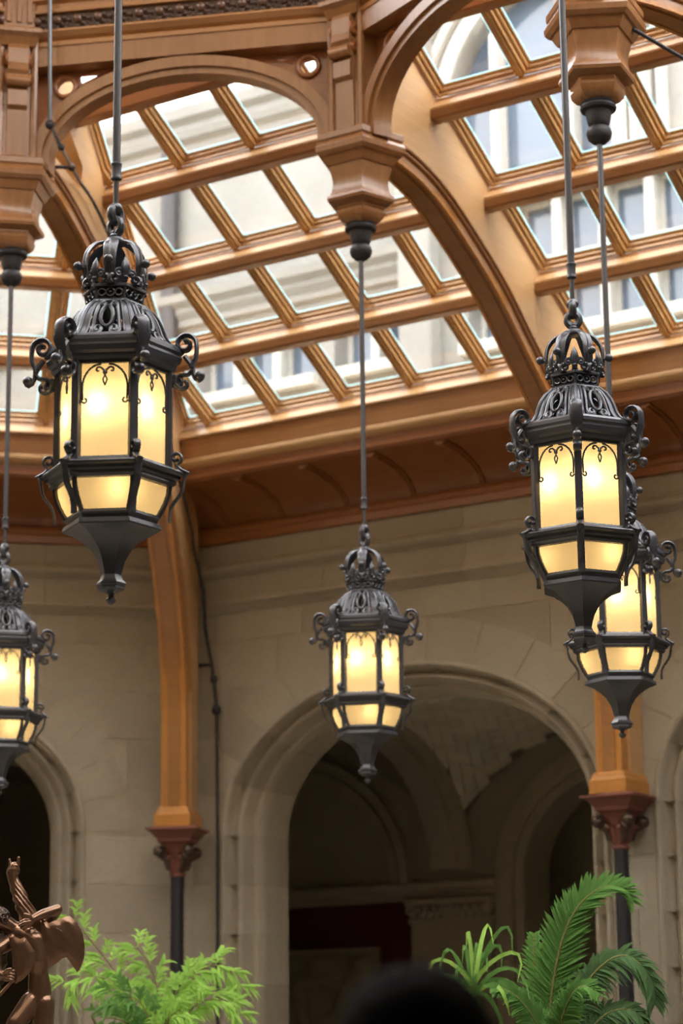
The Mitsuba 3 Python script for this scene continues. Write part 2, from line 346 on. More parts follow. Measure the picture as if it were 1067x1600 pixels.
for i, (_, q) in enumerate(tiles[:290]): add('ceiling_vault', 'tile', tile_mesh(q), 'tile' if rng.random() < .7 else 'tile_b')
if tiles[290:]: add('ceiling_vault', 'far_tiles', cat([tile_mesh(q) for _, q in tiles[290:]]), 'tile', kind='stuff')
# transverse ribs at the piers
for xc in (-8.4, -4.2, 0.0, 4.2):
    ym, h = (YF+YB)/2, (YB-YF)/2
    for rr, wd, dn in ((0.0, .24, .10), (.08, .14, .20)):
        t = np.linspace(0, np.pi, 25)
        o = [(ym+h*math.cos(x), 2.15+1.44*math.sin(x)) for x in t]; q = [(ym+(h-dn)*math.cos(x), 2.15+(1.44-dn)*math.sin(x)) for x in t[::-1]]
        add('ceiling_vault', 'rib', ext(Polygon(o+q).buffer(0), -wd, wd, frame(X*xc, Y, Z, X)), STONES[1], 30)
# back wall of the passage
MP = frame(Y*YB, X, Z, -Y)
g = sbox(-13.9, -EYE, 13.9, 3.7)
g = g.difference(arch_poly(1.25, 1.02, 2.05, -EYE-1, 40, -2.1))
add('', 'wall_passage', ext(g, -.5, 0, MP), 'stone_2'); info('wall_passage', 'dim stone wall at the back of the vaulted passage', None, None, 'structure')
def arch_band(c, a, b, zs, w, d, M, zb):
    o = arch_poly(a+w, b+w, zs, zb, 40, c).difference(arch_poly(a, b, zs, zb-.1, 40, c)); return ext(o, 0, d, M)
for w, a, d in ((.10, 1.25, .05), (.09, 1.36, .10), (.11, 1.47, .05)): add('wall_passage', 'arch_moulding', arch_band(-2.1, a, a-.23, 2.05, w, d, MP, -EYE), 'stone_1', 30)
for w, a, d in ((.10, 1.35, .05), (.10, 1.50, .10)): add('wall_passage', 'arch_moulding', arch_band(-6.3, a, a-.15, 2.05, w, d, MP, 1.98), 'stone_1', 30)
add('wall_passage', 'cornice', extr_profile([(0, 1.86), (-.05, 1.87), (-.07, 1.9), (-.06, 1.93), (-.12, 1.97), (-.13, 2.03), (0, 2.05)], frame(Y*YB, X, Y, Z), -8.4, -3.66), 'stone_1')
add('wall_passage', 'red_panel', bx(-7.9, -4.72, YB-.02, YB, -EYE, 1.85), 'red_wall', label='dark red wall panel')
for pc in (-4.43, -3.95):
    key = add('wall_passage', 'pilaster', bx(pc-.24, pc+.24, YB-.09, YB, -EYE, 1.66), 'stone_0')
    ms = [bx(pc-.28, pc+.28, YB-.16, YB, 1.80, 1.86), bx(pc-.26, pc+.26, YB-.12, YB, 1.62, 1.66)]
    for i in range(5):
        for zz, rr in ((1.70, .045), (1.755, .04)): ms.append(ball([pc-.2+.1*i+(.05 if rr < .045 else 0)*(i < 4), YB-.11, zz], (rr, rr*1.1, rr), 1))
    for sx in (-1, 1): ms.append(tube([[pc+sx*.25+q[0]*sx, YB-.13, q[1]] for q in spiral((0, 1.755), .05, .012, 60, 520, 18)], .014, 6))
    add(key, 'capital', cat(ms), 'stone_1', 30)
# carved relief on the wall
gx, gz = np.meshgrid(np.linspace(0, 1.25, 84), np.linspace(0, 1.75, 110), indexing='ij')
P3 = np.stack([gx*2.6+3, gz*2.6, 0*gx], -1); n1 = meshkit.fbm(P3, 4, 5); n2 = meshkit.noise(P3*1.4+9, 3)
hgt = .055*np.clip(1-np.abs(n1-.5)*7, 0, 1)**.6 + .05*np.clip((n2-.45)*3, 0, 1)
edge = np.minimum(np.minimum(gx, 1.25-gx), np.minimum(gz, 1.75-gz)); hgt = np.where(edge < .05, .06, hgt*np.clip((edge-.05)*12, 0, 1))
v = np.stack([-6.35+gx, YB-.05-hgt, -.35+gz], -1).reshape(-1, 3); f = []
for i in range(83):
    for j in range(109):
        a = i*110+j; f += [[a, a+110, a+111], [a, a+111, a+1]]
relief = thing('carved_relief', 'pale carved stone relief panel hung on the dark red wall in the passage', 'relief')
add(relief, 'panel', bx(-6.35, -5.1, YB-.05, YB-.02, -.35, 1.4), 'plaque'); add(relief, 'carving', TM(v, f), 'plaque', True)

# ------------------------------------------------------------------ glazed roof
def offset_convex(p, a):
    """convex ring (counter-clockwise) moved inwards by a"""
    p = np.asarray(p); n = len(p); out = []
    e = np.roll(p, -1, 0)-p; e /= np.linalg.norm(e, axis=1, keepdims=True); nn = np.c_[-e[:, 1], e[:, 0]]
    for i in range(n):
        h = i-1; A = np.array([nn[h], nn[i]]); b = np.array([nn[h] @ p[i]+a, nn[i] @ p[i]+a]); out.append(np.linalg.solve(A, b))
    return np.array(out)
SASH = [(0, .09), (0, .014), (.004, .004), (.012, .002), (.018, .008), (.018, .030), (.012, .046), (.024, .040), (.032, .040), (.039, .046), (.039, .066), (.033, .079), (.046, .074), (.056, .076), (.060, .092)]
def clean_ring(g, tol=.045):
    p = np.array(shapely.geometry.polygon.orient(g.simplify(.002), 1).exterior.coords)[:-1]
    keep = [i for i in range(len(p)) if np.linalg.norm(p[i]-p[i-1]) > tol]
    return p[keep] if len(keep) >= 3 else None
PURLIN = [(0, 0), (-.085, -.105), (-.085, -.114), (-.092, -.118), (-.092, -.182), (-.084, -.187), (-.080, -.196), (.01, -.196), (.10, -.06), (.06, .02)]
def roof_face(name, label, nd, td, r1, region, mount, long_=False, jn=4):
    """nd: outward direction, region: polygon in (u, L) clear of the ribs, mount: polygon for the purlins (runs into the ribs)"""
    info(name, label, None, None, 'structure')
    M = frame(nd*r1 + Z*Z1, td, nd*CS - Z*SS, nd*SS + Z*CS)            # (u, L, outward)
    for j in range(0, jn+1):
        L = (j-1)*ROW; o = nd*(r1+L*CS) + Z*(Z1-L*SS)
        cut = mount.intersection(sbox(-9, L-.001, 9, L+.001))
        if cut.is_empty: continue
        u0, _, u1, _ = cut.bounds
        prof = [(y, z-.085*(z < -.15)) for y, z in PURLIN] if j == 0 else PURLIN if j < jn else [(0, 0), (-.085, -.105), (-.085, -.116), (-.06, -.124), (-.05, -.30), (.2, -.30), (.2, 0), (.07, .02)]
        kp = add(name, 'purlin', extr_profile(prof, frame(o, td, nd, Z), u0, u1), 'oak_shaded' if j < jn else 'oak')  # darker oak puts the shade of the room-side faces into the colour
        add(kp, 'ledge', extr_profile([(.012, .008), (-.089, -.101), (-.089, -.116), (-.06, -.11), (.0, -.03)], frame(o, td, nd, Z), u0, u1), 'oak_pale')  # paler oak paints in the daylight caught by the ledge
    for j in range(0, jn):
        La, Lb = (j-1)*ROW+.15, j*ROW
        us = [(k+.857)*.7 for k in range(-6, 6)] if not long_ else sorted([s*(.84+.7*k) for k in range(0, 9) for s in (-1, 1)] + [0.0])
        for u in us:
            g = LineString([(u, La), (u, Lb)]).intersection(mount)
            if g.is_empty or g.length < .06 or (long_ and u == 0): continue
            l0, l1 = g.bounds[1], g.bounds[3]
            m = ext(Polygon([(-.024, .10), (-.024, .0), (-.016, -.010), (.016, -.010), (.024, .0), (.024, .10)]), l0, l1)
            vv = m.vertices; m.vertices = np.c_[vv[:, 0]+u, vv[:, 2], vv[:, 1]]; m.apply_transform(M)
            add(name, 'muntin', fix(m), 'oak_lit')
        for ua, ub in zip(us[:-1], us[1:]):
            if long_ and (ua == 0.0 or ub == 0.0): ua, ub = (ua+.024 if ua else .14), (ub-.024 if ub else -.14)
            else: ua, ub = ua+.024, ub-.024
            cell = sbox(ua, La, ub, Lb).intersection(region)
            if cell.is_empty or cell.geom_type != 'Polygon' or cell.area < .02: continue
            p = clean_ring(cell)
            if p is None: continue
            inr = Polygon(p).buffer(-.075)
            if inr.is_empty: continue
            loops = [np.c_[offset_convex(p, a), np.full(len(p), d)] for a, d in SASH]
            m = TM(np.vstack(loops), [t for i in range(len(loops)-1) for k in range(len(p)) for t in ([i*len(p)+k, i*len(p)+(k+1) % len(p), (i+1)*len(p)+(k+1) % len(p)], [i*len(p)+k, (i+1)*len(p)+(k+1) % len(p), (i+1)*len(p)+k])])
            m.apply_transform(M); add(name, 'sash', m, 'oak_lit')
            q = np.c_[offset_convex(p, .055), np.full(len(p), .088)]
            if not Polygon(q[:, :2]).is_valid: continue
            m = TM(q, [[0, k, k+1] for k in range(1, len(q)-1)]); m.apply_transform(M); kp = add(name, 'pane', m, 'glass')
            if name in ('window_1', 'window_2', 'window_3'):
                e = np.vstack([np.c_[offset_convex(p, a), np.full(len(p), .0868)] for a in (.054, .067)]); n_ = len(p)
                m = TM(e, [t for k in range(n_) for t in ([k, (k+1) % n_, n_+(k+1) % n_], [k, n_+(k+1) % n_, n_+k])]); m.apply_transform(M); add(kp, 'glass_edge', m, 'glass_edge')
def uL(r1, r): return (r-r1)/CS
def face_regions(r1, rtop, rbot, left, right):
    """left(r), right(r): limits of u by plan distance"""
    return Polygon([(left(rtop), uL(r1, rtop)), (right(rtop), uL(r1, rtop)), (right(rbot), uL(r1, rbot)), (left(rbot), uL(r1, rbot))])
FX = RING/math.sqrt(2)
hipx = lambda r: -FX - H8*(r-FX)
RT, RB = 3.0, 6.52
roof_face('window_1', 'glazed roof slope between the corner rib and the middle rib, five rows of timber framed panes', Y, X, R1,
          face_regions(R1, RT, RB, lambda r: hipx(r)+.14, lambda r: -.14), face_regions(R1, RT, RB, lambda r: hipx(r), lambda r: 0.0), True)
roof_face('window_2', 'glazed roof slope right of the middle rib, timber framed panes', Y, X, R1,
          face_regions(R1, RT, RB, lambda r: .14, lambda r: -hipx(r)-.14), face_regions(R1, RT, RB, lambda r: 0.0, lambda r: -hipx(r)), True)
RL1 = 7.363 - 3*ROW*CS + (0.0)
roof_face('window_3', 'narrow glazed roof slope above the left wall, timber framed panes', NL, TL, RL1,
          face_regions(RL1, RING+.14/H8+.03, RL1+3*ROW*CS+.03, lambda r: -H8*(r-RING)+.14, lambda r: H8*(r-RING)-.14), face_regions(RL1, 3.45, RL1+3*ROW*CS+.03, lambda r: -H8*(r-RING), lambda r: H8*(r-RING)))
RL4 = RL1 + 3*ROW*CS
# the rest of the glass roof, out of the picture; the daylight of the room comes in through it
NW = 4
for nd, wh in ((X, 'right-hand'), (-X, 'left-hand'), (-Y, 'near')):
    roof_face(f'window_{NW}', f'broad {wh} slope of the glass roof, outside the picture', nd, np.array([nd[1], -nd[0], 0]), R1, face_regions(R1, RT, RB, lambda r: hipx(r)+.14, lambda r: -hipx(r)-.14), face_regions(R1, RT, RB, lambda r: hipx(r), lambda r: -hipx(r)), True); NW += 1
for nd, wh in ((NR, 'far right'), (-NR, 'near left'), (-NL, 'near right')):
    roof_face(f'window_{NW}', f'narrow {wh} slope of the glass roof, outside the picture', nd, np.array([nd[1], -nd[0], 0]), RL1, face_regions(RL1, RING+.14/H8+.03, RL4+.03, lambda r: -H8*(r-RING)+.14, lambda r: H8*(r-RING)-.14), face_regions(RL1, 3.45, RL4+.03, lambda r: -H8*(r-RING), lambda r: H8*(r-RING))); NW += 1

# ------------------------------------------------------------------ eaves and cove over the walls
ZE = Z1 - 3*ROW*SS                                        # height of the lowest ledge
def eaves(name, label, nd, td, re, rw, u0, u1, corner, ribs):
    """fascia, bead and coved panels from the eaves (re) to the wall (rw)"""
    info(name, label, None, None, 'structure')
    o = nd*re + Z*ZE; M = frame(o, td, nd, Z)
    def strip(prof, part, mat, sm=25):
        m = trimesh.creation.extrude_polygon(Polygon(prof), 1.0, engine='earcut'); v = m.vertices
        y, z, h = v[:, 0], v[:, 1], v[:, 2]
        lo = u0 - corner[0]*y; hi = u1 + corner[1]*y
        m.vertices = np.c_[lo+(hi-lo)*h, y, z]; m.apply_transform(M); add(name, part, fix(m), mat, sm)
    strip([(-.02, -.28), (-.045, -.29), (-.06, -.31), (-.062, -.335), (-.05, -.36), (-.03, -.375), (.0, -.385), (.12, -.385), (.12, -.28)], 'lower_bead', 'oak_pale')
    strip([(-.01, -.385), (-.01, -.44), (-.03, -.45), (-.03, -.475), (.0, -.50), (.15, -.50), (.15, -.385)], 'upper_moulding', 'oak_dark')
    # cove: quarter ellipse from (0,-.5) to the wall
    D = rw-re; zt, zb = -.50, 4.93-ZE
    def cv(t, off=0.0): return np.array([.02+(D-.06-.02)*math.sin(t)+off*-math.sin(t)*0 - off*math.sin(t), zt - (zt-zb)*(1-math.cos(t)) - off*math.cos(t)])
    # boards of the cove panels between ribs
    us = ribs
    lo_ = lambda y: u0 - corner[0]*y
    hi_ = lambda y: u1 + corner[1]*y
    N = 14; ts = np.linspace(0, np.pi/2, N)
    edges = [None] + list(us) + [None]
    for a, b in zip(edges[:-1], edges[1:]):
        nb = 5
        for k in range(nb):
            tt = np.linspace(np.pi/2*k/nb, np.pi/2*(k+1)/nb, 4)
            secs = []
            for t in tt:
                p = cv(t); q = cv(t, -.03)
                A = (lo_(p[0]) if a is None else a); B = (hi_(p[0]) if b is None else b)
                secs.append([[A, p[0], p[1]], [B, p[0], p[1]], [B, q[0], q[1]], [A, q[0], q[1]]])
            m = prism_path(secs); m.apply_transform(M); add(name, 'cove_board', m, 'oak_dark', 20)
    for u in us:
        for w, h in ((.055, .022), (.03, .04)):
            secs = []
            for t in np.linspace(0.02, np.pi/2-.01, 16):
                p, q = cv(t, -.01), cv(t, h); secs.append([[u-w, p[0], p[1]], [u+w, p[0], p[1]], [u+w, q[0], q[1]], [u-w, q[0], q[1]]])
            m = prism_path(secs); m.apply_transform(M); add(name, 'cove_rib', m, 'oak_dark', 20)
    y1 = D-.10
    strip([(y1, 4.94-ZE), (y1-.02, 4.93-ZE), (y1-.035, 4.90-ZE), (y1-.03, 4.865-ZE), (y1-.01, 4.85-ZE), (y1-.01, 4.785-ZE), (y1+.12, 4.785-ZE), (y1+.12, 4.94-ZE)], 'wall_plate', 'oak_dark')
uA = -hipx(6.493)
eaves('trim_1', 'coved timber soffit of the back wall, curved ribs between boards', Y, X, 6.493, YW, -uA, uA, (H8, H8), [-4.05+.1, -3.35, -2.66, -1.97, -1.28, -.59] + [.59, 1.28, 1.97, 2.66, 3.35])
eaves('trim_2', 'coved timber soffit of the left wall, curved ribs between boards', NL, TL, RL4, AL, -H8*(RL4-RING), H8*(RL4-RING), (H8, H8), [-1.35, -.68, 0.0, .68, 1.35])
# ------------------------------------------------------------------ timber ribs (rafter + curved bracket) standing on iron columns
def offset_curve(c, d):
    t = np.gradient(c, axis=0); t /= np.linalg.norm(t, axis=1, keepdims=True); return c + np.c_[-t[:, 1], t[:, 0]]*d
def roofz(r): return Z1 - (r-R1)*TS
def rib(label, o, dr_, rr, curve, back, holes=(), s0=0.0, s1=None):
    """curve: (s, z) of the under side; rr(s): plan distance used for the roof height; back: s of the rear face at the wall"""
    key = thing('timber_rib', label, 'roof rib', 'oak roof ribs')
    side = np.cross(dr_, Z); M = frame(o, dr_, Z, side)
    c = smooth_path(curve[:-2], 44); c = np.vstack([c, curve[-2:]])
    se = s1
    top = [(s, roofz(rr(s))+.11) for s in np.linspace(s0, se, 6)]
    def poly(off):
        cc = offset_curve(c, off); return Polygon([tuple(p) for p in top] + [(se, ZE-.1), (back, 4.95), (back, c[-1][1])] + [tuple(p) for p in cc[::-1]] + [(s0, cc[0][1])]).buffer(0)
    b = poly(.115)
    for h in holes: b = b.difference(Polygon(h).buffer(.04))
    add(key, 'board', ext(b, -.125, .125, M), 'oak_pale')
    band = Polygon(np.r_[c, offset_curve(c, .10)[::-1]]).buffer(0)
    low = sbox(-9, c[-1][1], back, 3.6).intersection(poly(0.0))
    add(key, 'bracket', ext(unary_union([band]), -.11, .11, M), 'oak')
    add(key, 'shaft', ext(low, -.11, .11, M), 'oak_orange')
    pb = offset_curve(c, -.012)
    add(key, 'soffit_panel', ext(Polygon(np.r_[pb, offset_curve(c, .03)[::-1]]).buffer(0), -.055, .055, M), 'oak')
    hi = c[c[:, 1] > 3.3]
    for sx in (-1, 1):
        for off, r in ((.085, .016), (.125, .013)):
            q = offset_curve(hi, off); p3 = o + q[:, :1]*dr_ + q[:, 1:]*Z + side*sx*(.118 if off < .1 else .126)
            add(key, 'bead', tube(p3, r, 6), 'oak', True)
    for sx in (-1, 1):
        add(key, 'edge_strip', ext(Polygon(np.r_[offset_curve(c, -.008), offset_curve(c, .02)[::-1]]).buffer(0), *(sorted((sx*.085, sx*.11))), M), 'oak_orange')
    # moulded foot block
    cs, zb = (c[-1][0]+back)/2, c[-1][1]; hw, hd_ = .11, (back-c[-1][0])/2
    F = frame(o + dr_*cs + Z*zb, dr_, side, Z)
    sec = [[[sx*(hd_+e), sy*(hw+e), z] for sx, sy in ((-1, -1), (1, -1), (1, 1), (-1, 1))] for e, z in ((.05, -.135), (.05, -.03), (.035, -.02), (.03, 0), (.028, .02), (.008, .035))]
    m = prism_path(sec); m.apply_transform(F); add(key, 'foot', m, 'oak_orange', 20)
    return o + dr_*cs, zb-.135, dr_
def iron_column(label, p, zt, dr_):
    key = thing('iron_column', label, 'column', 'iron columns under the ribs')
    p = p - dr_*.03
    side = np.cross(dr_, Z); F = frame(p + Z*zt, dr_, side, Z)
    sec = [[[sx*e, sy*e, z] for sx, sy in ((-1, -1), (1, -1), (1, 1), (-1, 1))] for e, z in ((.06, -.26), (.09, -.19), (.115, -.15), (.145, -.13), (.15, -.10), (.165, -.085), (.18, -.07), (.2, -.04), (.235, -.03), (.235, -.015), (.19, -.0), (.17, .005))]
    m = prism_path(sec); m.apply_transform(F); add(key, 'abacus', m, 'red_iron', 20)
    bell = loft([(.062, -.43), (.072, -.42), (.072, -.405), (.06, -.395), (.062, -.36), (.075, -.30), (.10, -.24), (.13, -.20)], 20); bell.apply_transform(F); add(key, 'bell', bell, 'red_iron', 40)
    for sx, sy in ((-1, -1), (1, -1), (1, 1), (-1, 1)):
        d = np.array([sx, sy, 0])/math.sqrt(2); q = np.vstack([spiral((.185, -.215), .012, .045, -700, -110, 26), [(.12, -.28), (.085, -.36)]])
        m = cat([tube([d*a + np.array([0, 0, b]) for a, b in q], .022, 6, (1.7, 1), np.cross(d, Z)), ball(d*.185 + [0, 0, -.215], (.05, .05, .035), 1)]); m.apply_transform(F); add(key, 'volute', m, 'bronze_dark', 40)
    ms = []
    for k in range(8):
        a = k*math.pi/4+.39; d = np.array([math.cos(a), math.sin(a), 0])
        ms.append(tube([d*r + np.array([0, 0, z]) for r, z in ((.066, -.38), (.085, -.31), (.11, -.26), (.135, -.255), (.14, -.275))], [.016, .022, .022, .015, .006], 6, (1.5, .6), np.cross(d, Z)))
    m = cat(ms); m.apply_transform(F); add(key, 'acanthus', m, 'red_iron', 40)
    sh = loft([(.085, -EYE-zt), (.085, -EYE-zt+.12), (.072, -EYE-zt+.16), (.064, -EYE-zt+.2), (.058, -.425)], 20); sh.apply_transform(F); add(key, 'shaft', sh, 'iron_black', 40)
CA = np.array([(3.40, 6.40), (3.93, 6.365), (4.19, 6.295), (4.49, 6.16), (4.73, 6.03), (5.05, 5.84), (5.28, 5.67), (5.47, 5.51), (5.71, 5.32), (5.9, 5.16), (6.0, 5.07), (6.27, 4.78), (6.42, 4.58), (6.54, 4.38), (6.67, 4.1), (6.78, 3.75), (6.85, 3.39), (6.88, 2.94), (6.88, 2.7), (6.88, 2.335)])
CB = np.array([(.25, 6.535), (1.04, 6.49), (1.52, 6.39), (1.96, 6.27), (2.26, 6.17), (3.0, 5.80), (3.5, 5.42), (3.9, 5.0), (4.2, 4.61), (4.34, 4.39), (4.47, 4.12), (4.60, 3.77), (4.68, 3.39), (4.71, 2.94), (4.71, 2.7), (4.71, 2.335)])
FL, PC, FR = ringpt(0), ringpt(1), ringpt(2)
HB = np.array([-math.sin(math.pi/8), math.cos(math.pi/8), 0]); HR = np.array([math.sin(math.pi/8), math.cos(math.pi/8), 0])
pA = rib('broad oak roof rib curving from the centre pendant to the right iron column', np.zeros(3), Y, lambda s: s, CA, 7.24, s0=3.25, s1=6.62)
pB = rib('oak roof rib curving down behind the largest lantern to the left iron column', FL, HB, lambda s: FX + s*HB[1], CB, 5.07, holes=[[(.42, 6.82), (.42, 7.3), (1.25, 6.95), (1.2, 6.8)]], s0=.1, s1=4.55)
pR = rib('oak roof rib running down to the right from the pendant at the top right corner', FR, HR, lambda s: FX + s*HR[1], CB, 5.07, holes=[[(.42, 6.82), (.42, 7.3), (1.25, 6.95), (1.2, 6.8)]], s0=.1, s1=4.55)
iron_column('dark iron column with rust-red scrolled capital, on the right beside the palm', *pA)
iron_column('dark iron column with rust-red scrolled capital, on the left behind the light shrub', *pB)

# ------------------------------------------------------------------ arched ring beams between the pendants
HC = RING*math.sin(math.pi/8)
def chord_parts(root):
    """local: x along the beam, y outwards, z up (over the floor)"""
    XZ = frame(Z*EYE, X, Z, -Y)                           # polygons in (x, z); local z of the polygon = towards the room centre
    def arch(a, b, z0, zb, n=36): t = np.linspace(0, np.pi, n); return Polygon([(a, zb)] + [(a*math.cos(x), z0+b*math.sin(x)) for x in t] + [(-a, zb)])
    inner, mid, outer = arch(.985, .56, 6.49, 6.0), arch(1.035, .61, 6.49, 6.0), arch(1.115, .69, 6.49, 6.0)
    w = HC-.14
    lim = sbox(-w, 6.40, w, 9)
    def put(n, m, mat, sm=False, label=None): return add(root, n, m, mat, sm, label, tw=tw0)
    put('arch', ext(outer.difference(mid).intersection(lim), -.10, .10, XZ), 'oak_post', 30)
    put('arch_fillet', ext(mid.difference(inner).intersection(lim), -.075, .075, XZ), 'oak_post', 30)
    spand = sbox(-w, 6.5, w, 7.20).difference(outer)
    for s in (-1, 1): spand = spand.difference(shapely.Point(s*.90, 7.075).buffer(.068, 16)).difference(Polygon([(s*.80, 7.17), (s*.62, 7.17), (s*.79, 7.10)]))
    put('spandrel', ext(spand, -.09, -.045, XZ), 'oak_dark')
    for s in (-1, 1):
        a = np.linspace(0, 2*np.pi, 25)[:-1]; p = np.c_[s*.90+.075*np.cos(a), 0*a+.03, 7.075+EYE+.075*np.sin(a)]
        put('roundel', tube(p, .02, 8, closed=True), 'oak_dark', True)
    def bar(n, prof, mat): put(n, extr_profile(prof, frame(Z*EYE, X, Y, Z), -w, w), mat, 20)
    bar('beam', [(-.105, 7.19), (-.105, 7.335), (.105, 7.335), (.105, 7.19)], 'oak_post')
    bar('cornice', [(-.10, 7.335), (-.115, 7.34), (-.12, 7.37), (-.10, 7.385), (-.13, 7.40), (-.16, 7.435), (-.16, 7.45), (.1, 7.45), (.1, 7.335)], 'oak')
    bar('frieze_board', [(-.13, 7.45), (-.13, 7.575), (.1, 7.575), (.1, 7.45)], 'frieze')
    bar('upper_moulding', [(-.14, 7.575), (-.165, 7.58), (-.17, 7.605), (-.145, 7.62), (-.15, 7.65), (-.19, 7.67), (-.19, 7.70), (-.16, 7.72), (-.14, 8.3), (.1, 8.3), (.1, 7.575)], 'oak')
    n = 14; ms = []
    for k in range(n+1):
        x = -w+.06+(2*w-.12)*k/n
        put('frieze_bead', ball([x, -.145, 7.525+EYE], (.034, .03, .034), 2), 'frieze_bead', True)
        for dx, dz, r in ((.0, -.055, .020), (.043, -.035, .019), (.043, .02, .020), (.08, .0, .022), (.06, -.06, .016), (.02, -.072, .012), (.1, -.05, .014)):
            if x+dx < w: ms.append(ball([x+dx, -.142, 7.52+dz+EYE], (r, r*1.1, r), 1))
        for q in (spiral((x+.043, 7.50), .034, .010, 200, 560, 12), spiral((x+.075, 7.475), .024, .008, 20, 400, 10)):
            if x+.11 < w: ms.append(tube([[u, -.14, v+EYE] for u, v in q], .009, 5))
    put('frieze_carving', cat(ms), 'frieze', 30)
def copy_thing(root, key, tw):
    for k in [k for k in scene if k.startswith(root + '__')]: scene[key + k[len(root):]] = {**scene[k], 'to_world': tw}
    for k in [k for k in labels if k.startswith(root + '__')]: labels[key + k[len(root):]] = dict(labels[k])
def tw_of(p, ang): return T().translate([float(p[0]), float(p[1]), float(p[2])]).rotate([0, 0, 1], float(ang))
CHORDS = [(0, 1, 'arched oak beam with carved frieze between the left and the centre pendants'), (1, 2, 'arched oak ring beam rising from the centre pendant towards the top right pendant'),
          (-1, 0, 'oak ring beam left of the pendant at the left edge'), (2, 3, 'oak ring beam above the top right pendant'), (3, 4, 'oak ring beam near the viewer, above the picture')]
first = None
for a, b, lab in CHORDS:
    key = thing('ring_beam', lab, 'beam', 'arched beams of the roof ring'); m_ = (ringpt(a)+ringpt(b))/2; ang = math.degrees(math.atan2(m_[1], m_[0])) - 90
    tw0 = tw_of(m_, ang)
    if first is None: chord_parts(key); first = key
    else: copy_thing(first, key, tw0)

# ------------------------------------------------------------------ posts with five-sided oak pendants
def post_parts(root, tw):
    """local: origin on the ring, x outwards, z over the floor"""
    def put(n, m, mat, sm=False):
        m = m.copy(); m.apply_translation([0, 0, EYE]); return add(root, n, m, mat, sm, tw=tw)
    ph = math.radians(216)
    put('post', loft([(.205, 6.44), (.205, 8.3)], 5, ph), 'oak_post')
    for k in range(5):
        a = ph + k*2*math.pi/5
        put('post_bead', loft([(.028, 6.44), (.028, 8.3)], 8).apply_translation([.205*math.cos(a), .205*math.sin(a), 0]), 'oak_post', 40)
    put('pendant_cap', loft([(.24, 6.475), (.31, 6.462), (.318, 6.455), (.318, 6.415), (.305, 6.40), (.322, 6.385), (.335, 6.36), (.33, 6.325), (.305, 6.30), (.285, 6.295), (.262, 6.255), (.245, 6.235)], 5, ph), 'oak_post', 25)
    put('pendant_body', loft([(.248, 6.25), (.232, 6.235), (.222, 6.19), (.207, 6.14), (.203, 6.10), (.212, 6.05), (.228, 6.02), (.245, 6.01), (.25, 5.99), (.242, 5.97), (.21, 5.955), (.165, 5.94)], 5, ph), 'oak_post', 25)
    put('pendant_drop', loft([(.175, 5.96), (.178, 5.935), (.17, 5.92), (.178, 5.90), (.168, 5.865), (.14, 5.835), (.10, 5.815)], 5, ph), 'oak_post', 25)
    # bracketed console on the inner face
    def box_(n, x0, x1, w0, w1, z0, z1, mat='oak_post', b=.006): return put(n, bx(x0, x1, w0, w1, z0, z1, bev=b), mat)
    box_('pilaster', -.225, -.12, -.115, .115, 7.46, 8.3)
    for s in (-1, 0, 1): box_('flute', -.24, -.22, s*.075-.02, s*.075+.02, 7.50, 8.3)
    put('console_cap', prism_path([[[-.17-e, -.10-e*.6, z], [-.10, -.10-e*.6, z], [-.10, .10+e*.6, z], [-.17-e, .10+e*.6, z]] for e, z in ((.04, 7.33), (.05, 7.35), (.07, 7.39), (.095, 7.41), (.105, 7.415), (.105, 7.445), (.09, 7.46))]), 'oak_post')
    put('console', ext(Polygon([(-.12, 7.34), (-.215, 7.34), (-.235, 7.30), (-.235, 7.19), (-.245, 7.13), (-.225, 7.10), (-.225, 7.085), (-.12, 7.085)]), -.075, .075, frame(np.zeros(3), X, Z, -Y)), 'oak_post')
    put('console_roll', tube([[-.235, -.082, 7.045], [-.235, .082, 7.045]], .042, 14), 'oak_post', 40)
    put('console_foot', ext(Polygon([(-.12, 7.09), (-.20, 7.09), (-.205, 7.0), (-.225, 6.98), (-.225, 6.865), (-.19, 6.84), (-.175, 6.5), (-.165, 6.46), (-.12, 6.46)]), -.07, .07, frame(np.zeros(3), X, Z, -Y)), 'oak_post')
    for s in (-1, 1):
        put('console_scroll', cat([tube([[u, s*.085, v] for u, v in spiral((-.195, 7.22), .045, .012, 90, 620, 20)], .014, 6), tube([[u, s*.085, v] for u, v in spiral((-.19, 7.08), .04, .012, -60, 470, 20)], .014, 6)]), 'oak_dark', 40)
POSTS = [(0, 'oak post and five-sided pendant at the left edge, seen face on'), (1, 'oak post and five-sided pendant in the middle, its edge turned to the viewer'), (2, 'five-sided oak pendant at the top right corner'),
         (3, 'oak post and pendant above the right lantern, above the picture'), (4, 'oak post and pendant above the large left lantern, above the picture')]
first = None
for k, lab in POSTS:
    key = thing('pendant_post', lab, 'post', 'oak pendant posts of the roof ring'); tw = tw_of(ringpt(k), 90-(k-1)*45)
    if first is None: post_parts(key, tw); first = key
    else: copy_thing(first, key, tw)
